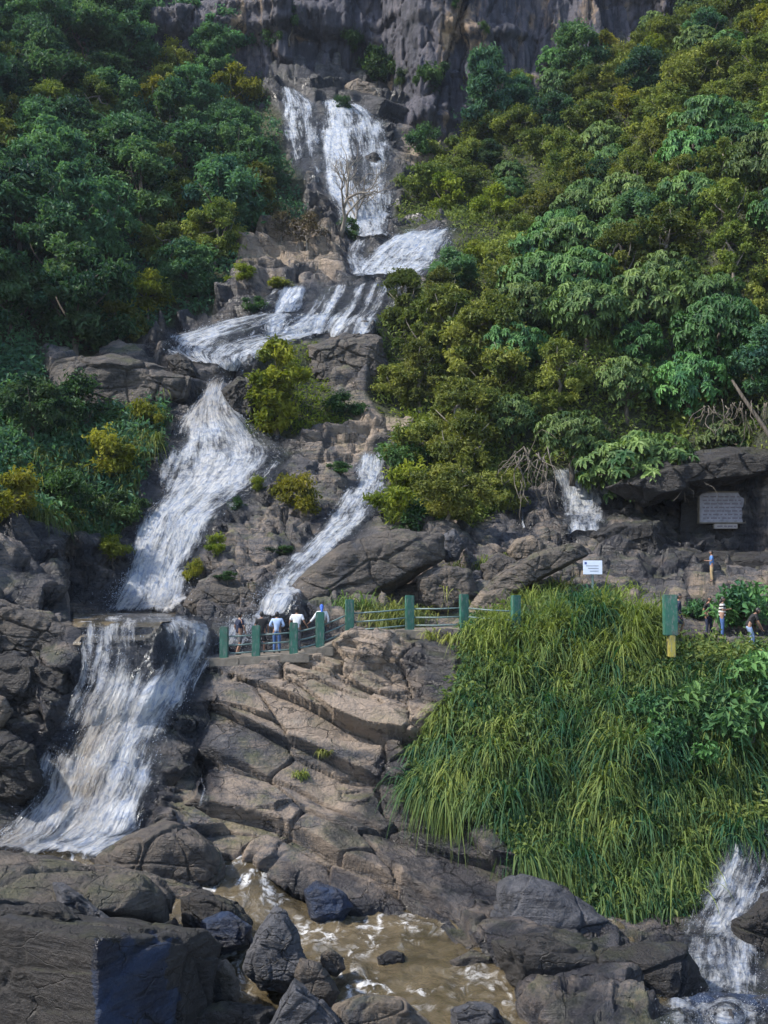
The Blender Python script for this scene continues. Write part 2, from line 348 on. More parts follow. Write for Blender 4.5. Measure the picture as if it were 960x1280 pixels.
for p in ((60, 1040, 31.3), (120, 950, 34), (165, 870, 37), (190, 805, 40), (120, 1030, 31.7), (255, 835, 42), (215, 1020, 31.5), (218, 900, 36.5),
          (30, 1000, 32), (40, 920, 34.5), (60, 840, 38), (20, 790, 41), (85, 772, 43.5), (-20, 760, 43), (40, 700, 50), (100, 690, 54), (150, 650, 60), (60, 645, 57), (-30, 680, 50),
          (180, 779, 40.6), (150, 772, 46), (190, 769, 50), (180, 765, 55), (110, 765, 54),
          # central outcrop
          (270, 836, 42.6), (330, 838, 42.5), (400, 822, 42.8), (450, 805, 43), (540, 802, 43), (640, 802, 42),
          (262, 880, 41.2), (350, 885, 40.2), (450, 875, 40.5), (540, 870, 40), (300, 960, 36.5), (380, 960, 37), (460, 960, 37), (250, 1035, 31.5), (340, 1040, 32),
          (430, 1060, 30.5), (300, 1072, 29.6), (400, 1105, 27.6), (480, 1130, 26.2), (520, 1050, 31.2), (560, 1120, 27.2), (600, 1168, 24.2), (540, 950, 36.5),
          # mound
          (700, 775, 42), (800, 780, 42), (620, 815, 40.8), (590, 860, 38.5), (560, 910, 36.8), (700, 865, 37.8), (800, 865, 37.8), (900, 865, 37.3), (555, 990, 33.5),
          (650, 990, 32.2), (750, 990, 31.6), (850, 990, 31.2), (930, 975, 31.6), (620, 1060, 29.6), (700, 1090, 28.4), (800, 1090, 28), (880, 1070, 28.2), (740, 1150, 25.8),
          (600, 1150, 25.4), (560, 1135, 26.0), (500, 1118, 26.6), (645, 1190, 22.4), (690, 1240, 20.3), (760, 1240, 20.2), (720, 1285, 18.6), (800, 1285, 18.7), (830, 1215, 22.6), (960, 1290, 18.5), (1040, 1290, 18.6), (960, 860, 37), (1040, 900, 35), (1040, 1050, 29),
          (930, 1040, 28.8), (910, 1130, 25.5), (880, 1195, 23.6), (940, 1235, 22.8), (890, 1275, 20.4), (990, 1150, 25.5), (1040, 1240, 22),
          # behind the railing
          (400, 775, 49), (480, 775, 48), (560, 775, 47), (650, 765, 48), (560, 705, 54), (640, 695, 55), (700, 680, 57), (345, 782, 47.5), (300, 800, 48),
          (846, 795, 43.5), (895, 790, 45), (938, 808, 43.5), (1000, 810, 42), (800, 745, 49), (890, 745, 50), (890, 728, 56), (800, 705, 57), (960, 725, 55), (960, 690, 60),
          (820, 660, 61), (900, 680, 60.6), (900, 600, 63.5), (820, 620, 64), (960, 600, 62.5), (850, 560, 68), (950, 560, 66), (1040, 620, 58), (730, 655, 59.5), (725, 598, 65), (660, 650, 61), (650, 600, 65),
          # second cascade
          (190, 762, 55.6), (140, 762, 55.3), (200, 690, 58), (245, 600, 62), (280, 520, 66), (283, 478, 69), (260, 745, 51.5), (300, 695, 55), (380, 695, 55.5), (300, 630, 60), (400, 620, 61),
          (440, 565, 65.5), (360, 560, 66), (462, 590, 64), (440, 650, 59), (395, 700, 55), (345, 765, 49.8), (430, 520, 69), (430, 425, 74.5), (410, 470, 72), (330, 540, 67.5), (330, 480, 70),
          (180, 560, 63.5), (100, 570, 62), (40, 580, 60), (150, 525, 66), (150, 455, 70), (235, 480, 69.3), (0, 500, 64), (-60, 560, 56), (500, 560, 66.5), (480, 650, 58),
          # upper cascades
          (290, 464, 70.3), (250, 445, 72), (330, 435, 73.8), (400, 418, 75.3), (460, 412, 75.8), (350, 362, 79.2), (430, 353, 80), (500, 360, 79.6), (530, 347, 82), (320, 375, 80.5), (300, 335, 84),
          (380, 332, 85), (420, 341, 84.3), (480, 346, 84), (550, 340, 84), (480, 302, 88), (560, 289, 89), (440, 305, 91), (440, 287, 95), (480, 292, 94), (440, 220, 100), (400, 205, 101),
          (470, 180, 103.6), (370, 160, 105.2), (420, 131, 108), (470, 147, 107.5), (360, 122, 109), (400, 98, 114), (340, 105, 113), (560, 195, 108), (530, 175, 109.5), (600, 155, 112), (480, 125, 113), (490, 240, 100),
          # left slope
          (380, 305, 90), (300, 290, 92), (200, 315, 86), (100, 320, 80), (0, 320, 74), (300, 170, 108), (200, 170, 103), (100, 170, 97), (0, 170, 90), (250, 80, 114), (100, 60, 110), (0, 50, 104),
          (100, 435, 73), (200, 415, 78), (250, 375, 82), (20, 440, 69), (-150, 320, 66), (-150, 150, 82), (330, 240, 98),
          # right slope
          (560, 260, 98), (650, 215, 102), (650, 135, 110), (750, 135, 103), (850, 135, 96), (950, 135, 90), (800, 60, 111), (900, 20, 110), (960, 20, 104), (560, 345, 86.5), (600, 410, 79), (550, 460, 75),
          (520, 525, 70), (600, 570, 66), (700, 510, 67), (700, 365, 78), (800, 320, 78), (900, 320, 74), (800, 465, 68), (900, 470, 65), (600, 310, 88), (700, 265, 92), (520, 480, 72.5), (960, 470, 62),
          (1100, 300, 64), (1100, 100, 84), (500, 400, 77)): P_(*p)
CT = np.array(CTRL)
def rbf_fit(C):
    n = len(C); c2 = 1.2**2
    D = np.sqrt(((C[:, None, :2]-C[None, :, :2])**2).sum(-1)+c2)
    A = np.zeros((n+3, n+3)); A[:n, :n] = -D+np.eye(n)*.06; A[:n, n] = 1; A[:n, n+1:] = C[:, :2]/50; A[n, :n] = 1; A[n+1:, :n] = C[:, :2].T/50
    return np.linalg.solve(A, np.concatenate([C[:, 2], np.zeros(3)]))
_w = rbf_fit(CT)
def base_z(X, Y):
    sh = X.shape; X = X.ravel(); Y = Y.ravel(); out = np.empty(len(X)); n = len(CT)
    for a in range(0, len(X), 20000):
        x = X[a:a+20000]; y = Y[a:a+20000]
        D = -np.sqrt((x[:, None]-CT[None, :, 0])**2+(y[:, None]-CT[None, :, 1])**2+1.44)
        out[a:a+20000] = D @ _w[:n]+_w[n]+(x/50)*_w[n+1]+(y/50)*_w[n+2]
    return out.reshape(sh)

# railing / walkway line
POSTS = [(280, 822, 43.0), (320, 820, 43.0), (367, 817, 43.0), (400, 809, 43.2), (437, 793, 43.6), (512, 787, 43.8), (580, 786, 43.4), (645, 791, 42.6)]
POSTW = [at(*p) for p in POSTS]
PATHL = [at(250, 822, 43.2)] + POSTW + [at(700, 785, 43.2), at(770, 785, 43.5), at(835, 796, 43.5), at(900, 795, 44.3), at(1000, 808, 43.5)]
PATHL = np.array(PATHL)

# ------------------------------------------------------------------ regions (outlines on the ground, in photo pixels)
VEG = [[(-400, -300), (180, -300), (340, 30), (330, 100), (375, 240), (385, 290), (300, 305), (288, 370), (225, 408), (190, 432), (120, 442), (60, 446), (45, 500), (110, 528), (205, 505), (215, 525), (185, 600), (172, 650), (140, 690), (100, 672), (60, 650), (-400, 640)],
       [(578, 90), (600, 78), (780, 65), (860, -300), (1500, -300), (1500, 575), (960, 570), (870, 580), (760, 590), (690, 592), (650, 620), (590, 662), (482, 662), (485, 580), (530, 522), (470, 510), (460, 440), (480, 395), (530, 362), (575, 300), (562, 282), (492, 285), (500, 235), (560, 195)],
       [(600, 775), (640, 745), (760, 745), (825, 770), (835, 806), (1000, 815), (1500, 830), (1500, 1060), (900, 1062), (865, 1140), (760, 1160), (650, 1090), (600, 1040), (505, 1000), (515, 935), (565, 870), (570, 800)],
       [(335, 440), (400, 430), (420, 500), (440, 535), (300, 545), (300, 500)]]
# water sheets: rows of (left x, left y, right x, right y, density, mud)
FALLS = {
 'main': [(400, 124, 452, 132, .82, 0), (396, 148, 480, 150, .78, 0), (394, 180, 490, 183, .78, 0), (394, 208, 496, 212, .74, 0), (398, 240, 496, 240, .76, 0), (415, 270, 492, 268, .84, 0), (436, 300, 488, 298, .8, 0)],
 'side': [(352, 106, 370, 112, .95, 0), (352, 130, 398, 132, .86, 0), (352, 160, 402, 165, .78, 0), (356, 185, 404, 195, .72, 0), (372, 225, 406, 230, .62, 0)],
 'step': [(510, 294, 574, 284, .85, 0), (482, 300, 566, 300, .92, 0), (455, 318, 560, 320, .86, 0), (440, 334, 556, 332, .88, 0), (436, 349, 530, 346, .85, 0)],
 'chan': [(440, 300, 468, 298, .55, 0), (430, 320, 456, 320, .6, 0), (436, 347, 470, 346, .7, 0)],
 'slab': [(340, 358, 516, 351, .42, 0), (328, 375, 510, 372, .40, 0), (316, 393, 502, 391, .40, 0), (310, 400, 492, 400, .62, 0), (304, 422, 482, 420, .54, 0)],
 'white': [(350, 360, 388, 358, 1., 0), (343, 375, 383, 376, 1., 0), (340, 392, 376, 392, .9, 0)],
 'fan': [(318, 394, 430, 393, .72, 0), (255, 407, 415, 418, .72, 0), (210, 422, 350, 436, .76, 0), (192, 438, 318, 455, .74, 0), (225, 452, 305, 466, .8, .1)],
 'second': [(262, 474, 290, 474, .84, .5), (236, 515, 294, 508, .84, .5), (208, 544, 344, 546, .80, .35), (198, 580, 366, 570, .78, .25), (192, 606, 336, 612, .80, .15), (176, 645, 274, 652, .84, .1), (158, 695, 252, 702, .90, .1), (140, 742, 242, 745, .94, .15), (120, 768, 232, 770, .9, .3)],
 'third': [(446, 566, 488, 564, .84, .0), (434, 605, 486, 615, .80, 0), (408, 650, 466, 650, .80, 0), (368, 690, 424, 692, .82, 0), (336, 725, 388, 732, .80, 0), (318, 772, 368, 770, .82, 0)],
 'lower': [(98, 773, 280, 773, .70, .2), (104, 812, 272, 822, .72, .1), (96, 856, 246, 868, .84, .35), (70, 905, 232, 915, .90, .6), (48, 950, 214, 955, .94, .9), (36, 995, 200, 1000, .96, 1.), (0, 1035, 190, 1040, .98, .8), (-40, 1070, 130, 1080, 1., .3)],
 'apron': [(268, 778, 350, 766, .66, 0), (272, 792, 346, 784, .62, 0), (262, 812, 332, 806, .6, 0)],
 'shade': [(688, 585, 752, 583, .62, .05), (692, 615, 766, 612, .72, .05), (696, 645, 764, 648, .76, .05), (700, 668, 756, 666, .66, .05)],
 'trickle': [(650, 632, 656, 632, .6, 0), (651, 662, 656, 662, .6, 0)],
 'crevice': [(252, 972, 264, 970, .66, 0), (253, 985, 264, 985, .7, 0), (250, 1004, 264, 1002, .6, 0)],
 'right': [(905, 1020, 985, 1015, .55, 0), (885, 1085, 985, 1085, .60, 0), (862, 1135, 975, 1138, .62, 0), (840, 1185, 955, 1190, .68, 0), (828, 1232, 965, 1236, .62, 0), (810, 1300, 985, 1300, .62, 0)],
 'rillside': [(290, 820, 300, 818, .0, 0), (290, 830, 300, 830, 0, 0)],
}
del FALLS['rillside']
FALL_LABEL = {}

def rock_detail(P, scale=1.0, tilt=0.0, strat=1.0):
    warp = fbm(P*np.array((.10, .10, .07))/scale, 3)*3.2*scale
    def layers(th, amp, seed):
        sv = (P[..., 2]+tilt*P[..., 0]+.15*P[..., 1]+warp)/(th*scale)+.30*perlin(P*.45/scale+seed)
        k = np.floor(sv); f = sv-k
        u = np.stack([P[..., 0]*.30/scale+k*7.3, P[..., 1]*.30/scale, k*3.1+seed], -1)
        # joints cut every layer into blocks
        off = P[..., 0]/(2.6*th*scale)+hash1(k, seed)*9+.35*perlin(P*.6/scale+k[..., None]*3.7); j = np.floor(off); fj = off-j
        blk = hash1(k*3.3+j*17.7, seed+1)-.5
        prot = (hash1(k, seed+2)-.5)*.9+.8*perlin(u)+.55*blk
        saw = (1-f)**.8*sstep(0, .07, f)
        jo = np.minimum(fj, 1-fj)*2.6*th
        return amp*scale*th*((prot+.35)*.55*saw+.75*saw-.30*np.exp(-(jo/.07)**2)*saw-.35*np.exp(-(np.minimum(f, 1-f)/.045)**2))
    ms = fbm(P*.15/scale+9, 3)
    d = layers(1.9, .36*strat, 1.0)*(.35+.65*sstep(-.3, .2, fbm(P*.12/scale+40, 2)))+layers(.50, .30*strat, 5.0)*sstep(.05, .40, ms)
    f1, f2, c, tl = worley(np.stack([P[..., 0]*.21, P[..., 1]*.21, (P[..., 2]+tilt*P[..., 0])*.42], -1)/scale+.35*np.stack([perlin(P*.5/scale), perlin(P*.5/scale+31), perlin(P*.5/scale+77)], -1), True)
    d = d-(1-sstep(0, .05, f2-f1))*.30*scale+.55*scale*(hash1(c*1.0, 2)-.5)+1.5*scale*tl+.25*scale*np.clip(f2-f1, 0, .5)
    g1, g2, c2, tg = worley(P*np.array((.75, .75, 1.3))/scale+.45*np.stack([perlin(P*.9/scale), perlin(P*.9/scale+31), perlin(P*.9/scale+77)], -1), True)
    mk = sstep(-.15, .25, fbm(P*.22/scale+70, 2))
    d = d+mk*(-(1-sstep(0, .07, g2-g1))*.12+.26*(hash1(c2*1., 8)-.5)+.9*tg)*scale+.22*scale*tg
    d = d+fbm(P*.35/scale, 3)*.36*scale+fbm(P*6/scale, 2)*.018*scale+(.5-np.abs(fbm(P*1.3/scale, 4)))*.12*scale+fbm(P*3.5/scale, 2)*.035*scale
    return d

def slab_detail(P):
    """broad smooth slabs that dip to the right, thin courses near the top, sharp joints"""
    wp = fbm(P*np.array((.09, .09, .06)), 2)*1.1
    s0 = P[..., 2]+.40*P[..., 0]+.10*P[..., 1]+wp
    def lay(th, amp, seed, sharp):
        q = s0/th+.12*perlin(P*.35+seed); k = np.floor(q); f = q-k
        pr = (hash1(k, seed)-.4)+.7*perlin(np.stack([P[..., 0]*.16+k*5.1, P[..., 1]*.16, k*2.3+seed], -1))
        return amp*th*((.6+pr)*(1-f)**.6*sstep(0, sharp, f)-.30*np.exp(-(np.minimum(f, 1-f)/.03)**2))
    up = sstep(-5.2, -3.9, P[..., 2]+.10*P[..., 0])
    d = lay(1.55, .42, 2.0, .05)*(1-.55*up)+lay(.46, .34, 6.0, .06)*(.18+.82*up)
    f1, f2, c, tl = worley(np.stack([P[..., 0]*.26, P[..., 1]*.26, s0*.50], -1)+.22*np.stack([perlin(P*.4), perlin(P*.4+31), perlin(P*.4+77)], -1), True)
    d = d-(1-sstep(0, .035, f2-f1))*.34+.40*(hash1(c*1., 9)-.5)+1.0*tl+.30*np.clip(f2-f1, 0, .5)
    g1, g2, c2, tg = worley(P*np.array((.8, .8, 1.5))+.2*np.stack([perlin(P), perlin(P+31), perlin(P+77)], -1), True)
    d = d+sstep(.0, .3, fbm(P*.25+70, 2))*(.7*tg-(1-sstep(0, .05, g2-g1))*.09)
    return d+.22*fbm(P*.3, 3)+.035*fbm(P*2.4, 3)+.012*fbm(P*9, 2)
def stream_z(X, Y):
    k = 1-sstep(-4.6, -2.2, X)
    return k*np.interp(Y, [17, 26, 33.5, 36, 37.2, 38.2, 39.5], [-10.75, -10.6, -10.25, -9.75, -9.25, -8.95, -8.9])+(1-k)*np.interp(Y, [17, 26, 36, 39], [-10.75, -10.62, -10.45, -10.4])
CHANNEL = [(283, 1070), (325, 1070), (345, 1105), (372, 1098), (450, 1140), (480, 1132), (572, 1172), (645, 1225), (700, 1300), (200, 1300), (285, 1215), (300, 1140)]
# ------------------------------------------------------------------ terrain mesh
def build_terrain():
    yk = [(-14, 0), (10, 14), (24, 40), (33, 110), (35.5, 165), (43.2, 410), (56, 530), (70, 690), (96, 850), (112, 930), (135, 960)]
    ys = np.interp(np.arange(961), [b for a, b in yk], [a for a, b in yk])
    uu = np.concatenate([np.linspace(-2.6, -.62, 50, endpoint=False), np.linspace(-.62, -.40, 40, endpoint=False), np.linspace(-.40, .40, 470, endpoint=False), np.linspace(.40, .62, 40, endpoint=False), np.linspace(.62, 2.6, 51)])
    wid = np.maximum(ys, 14.0)
    wid = np.where(np.abs(ys) < 1e9, wid, wid)
    X = uu[None, :]*wid[:, None]
    # outer columns: do not run out without end
    X = np.sign(X)*np.where(np.abs(X) > 45, 45+(np.abs(X)-45)*.28, np.abs(X))
    Y = np.repeat(ys[:, None], X.shape[1], 1)
    Z = base_z(X, Y)
    # far-out limits
    Z = np.minimum(Z, 105)
    # walkway terrace
    pz = np.interp(X, PATHL[:, 0], PATHL[:, 2]); pyy = np.interp(X, PATHL[:, 0], PATHL[:, 1])+1.15
    inx = sstep(-7.4, -6.8, X)*(1-sstep(16, 18, X))
    k = (1-sstep(1.25, 2.0, np.abs(Y-pyy)))*inx
    k = np.where(Y < pyy-1.25, (1-sstep(1.25, 1.55, pyy-Y))*inx, k)
    Z = Z*(1-k)+(pz-.10)*k
    kb = sstep(-.29*Y-.7, -.29*Y+.3, X)*(1-sstep(-8.7, -8.0, X))*sstep(39.9, 41.3, Y)*(1-sstep(55.2, 56.2, Y)); Z = Z*(1-kb)-1.62*kb
    # dark crevice left of the outcrop
    c0 = at(250, 950, 40.6)
    Z = Z-1.7*np.exp(-((X-c0[0])/.42)**2-((Y-40.6)/1.1)**2)
    P = np.stack([X, Y, Z], -1); px, py = project(P)
    ch = inpoly(px, py, CHANNEL).astype(float)*(Y > 18)*(Y < 40)
    for _ in range(6): ch[1:-1, 1:-1] = (ch[1:-1, 1:-1]*2+ch[:-2, 1:-1]+ch[2:, 1:-1]+ch[1:-1, :-2]+ch[1:-1, 2:])/6
    Z = Z*(1-ch)+ch*np.minimum(Z, stream_z(X, Y)-.45)
    P = np.stack([X, Y, Z], -1)
    # normals
    du = np.gradient(P, axis=1); dv = np.gradient(P, axis=0)
    Nn = np.cross(du, dv); Nn /= np.linalg.norm(Nn, axis=-1)[..., None]+1e-9
    px, py = project(P)
    w1 = fbm(P*.22, 3)*26; w2 = fbm(P*.22+50, 3)*26
    veg = np.zeros(X.shape, bool)
    for poly in VEG: veg |= inpoly(px+w1*.6, py+w2*.6, poly)
    veg = veg.astype(float)
    out = sstep(.44, .52, np.abs(X)/np.maximum(Y, 14)); veg = np.maximum(veg, out*(Y > 33))
    for _ in range(4):
        veg[1:-1, 1:-1] = (veg[1:-1, 1:-1]*2+veg[:-2, 1:-1]+veg[2:, 1:-1]+veg[1:-1, :-2]+veg[1:-1, 2:])/6
    cen = inpoly(px, py, [(236, 800), (660, 770), (660, 1220), (270, 1200), (236, 1060)]).astype(float)
    d = np.zeros(X.shape)
    lo = rock_detail(P, 1.0, .30); hi = rock_detail(P*1.0, 1.7, .05)
    t = sstep(56, 74, Y); d = lo*(1-t)+hi*t
    for _ in range(8): cen[1:-1, 1:-1] = (cen[1:-1, 1:-1]*2+cen[:-2, 1:-1]+cen[2:, 1:-1]+cen[1:-1, :-2]+cen[1:-1, 2:])/6
    m_ = cen > .002; sd_ = np.zeros(X.shape); sd_[m_] = slab_detail(P[m_]); d = d*(1-cen)+sd_*cen
    fl = fbm(P*.25, 4)*.5
    amp = (1-veg)
    flat = np.maximum(k, kb)
    # calmer under the water sheets, wet around them
    wet = np.zeros(X.shape); cal = np.zeros(X.shape)
    for nm, rows in FALLS.items():
        rr = np.array(rows); poly = [(r[0], r[1]) for r in rows]+[(r[2], r[3]) for r in rows[::-1]]
        cx = np.array([q[0] for q in poly]).mean(); cy = np.array([q[1] for q in poly]).mean()
        wet = np.maximum(wet, inpoly(px+w1*.4, py+w2*.4, [(q[0]+(14 if q[0] > cx else -14), q[1]+(14 if q[1] > cy else -8)) for q in poly]))
        cal = np.maximum(cal, inpoly(px, py, poly))
    for poly in ([(440, 1010), (490, 920), (560, 930), (650, 1100), (650, 1210), (560, 1170), (500, 1110), (400, 1060)], [(330, 1085), (430, 1085), (480, 1130), (360, 1130)], [(340, 105), (500, 125), (505, 300), (340, 260)], [(310, 350), (540, 340), (520, 425), (180, 450)], [(440, 285), (580, 280), (560, 350), (430, 350)], [(0, 780), (110, 790), (110, 1000), (0, 1030)], [(510, 810), (560, 800), (565, 860), (520, 880)],
                 [(280, 470), (330, 470), (340, 560), (290, 540)], [(235, 860), (275, 860), (280, 1000), (240, 1010)], [(230, 1110), (620, 1120), (620, 1300), (230, 1300)], [(620, 1100), (960, 1040), (960, 1300), (620, 1300)],
                 [(0, 640), (160, 650), (150, 760), (0, 760)], [(180, 480), (230, 500), (200, 620), (180, 640)], [(760, 600), (960, 580), (960, 735), (740, 735)], [(560, 0), (0, 0), (0, 0)]):  # left bank and plaque wall regions: shade painted through the wet darkening
        wet = np.maximum(wet, inpoly(px+w1*.6, py+w2*.6, poly)*.95)
    warm = np.zeros(X.shape)
    for poly, v in (([(390, 800), (520, 800), (560, 900), (510, 960), (400, 940), (300, 900)], .9), ([(290, 300), (440, 300), (440, 350), (300, 380)], .8), ([(400, 520), (560, 500), (560, 570), (420, 570)], 1.), ([(500, 90), (580, 150), (560, 210), (500, 200)], 1.),
                    ([(240, 960), (500, 960), (560, 1150), (300, 1100)], .45)):
        warm = np.maximum(warm, inpoly(px+w1*.5, py+w2*.5, poly)*v)
    warm = warm-.55*sstep(98, 107, Y)
    for A in (wet, cal, warm):
        for _ in range(5):
            A[1:-1, 1:-1] = (A[1:-1, 1:-1]*2+A[:-2, 1:-1]+A[2:, 1:-1]+A[1:-1, :-2]+A[1:-1, 2:])/6
    amp = amp*(1-.80*cal)
    d = d*amp+fl*veg
    d = d*(1-.92*flat)*(1-.75*ch)
    d = d*sstep(10, 18, Y)
    P2 = P+Nn*d[..., None]
    me = mesh_np('hillside', P2, gridfaces(*X.shape), M['terrain'], True, {'veg': veg, 'wet': wet, 'warm': warm})
    o = link('hillside', me); tag(o, kind='structure')
    return o, P2, veg
terrain, TP, TVEG = build_terrain()
def bvh_of(o):
    me = o.data; n = len(me.vertices); v = np.empty(n*3, np.float32); me.vertices.foreach_get('co', v)
    f = np.empty(len(me.loops), np.int32); me.loops.foreach_get('vertex_index', f)
    return BVHTree.FromPolygons(v.reshape(-1, 3).tolist(), f.reshape(-1, 4).tolist())
BV = bvh_of(terrain)
O0 = Vector((0, 0, 0))
def hit(px, py):
    h = BV.ray_cast(O0, ray(px, py)); return h[0], h[1]
def drop(X, Y):
    h = BV.ray_cast(Vector((X, Y, 200)), Vector((0, 0, -1))); return h[0] if h[0] else Vector((X, Y, -8))

# ------------------------------------------------------------------ cliff
def build_cliff():
    xs = np.linspace(-78, 88, 1000); zs = np.linspace(30, 112, 400)
    X, Z = np.meshgrid(xs, zs)
    Yb = 113.4-5.0*sstep(-1, 4, X)*(1-.6*sstep(8, 16, X))+.8*np.sin(X*.13+1)+(np.abs(X+5)/60)**2*3+.13*(Z-46)
    P = np.stack([X, Yb, Z], -1)
    Q = P*np.array((.09, .09, .022))
    d = fbm(Q, 3)*.9
    f1, f2, c = worley(P*np.array((.17, .17, .045))+.35*fbm(P*.07, 3)[..., None])
    d += -(1-sstep(0, .03, f2-f1))*.5+1.5*(hash1(c*1., 5)-.5)
    f1, f2, c = worley(P*np.array((.55, .55, .16))+.3*fbm(P*.2, 2)[..., None])
    d += -(1-sstep(0, .06, f2-f1))*.3+.7*(hash1(c*1., 7)-.5)
    xs_ = P[..., 0]+1.2*fbm(P*np.array((.12, .12, .03)), 3); rb = xs_*.30; kb_ = np.floor(rb); d += .9*(hash1(kb_, 4)-.5)*sstep(0, .12, rb-kb_)
    d += fbm(P*np.array((.9, .9, .12)), 4)*.40+fbm(P*np.array((2., 2., .5)), 3)*.16
    led = fbm(P*np.array((.05, .05, .16)), 3); d += np.where(led > .15, (led-.15)*3.0, 0)
    P[..., 1] -= d
    me = mesh_np('cliff', P, gridfaces(*X.shape), M['cliff']); o = link('cliff', me); tag(o, kind='structure')
    # the rim of the plateau above
    return o, P
cliff, CPT = build_cliff()
def cliff_hit(px, py):
    r = ray(px, py); best = None
    h = CBV.ray_cast(O0, r); return h[0]
CBV = bvh_of(cliff)

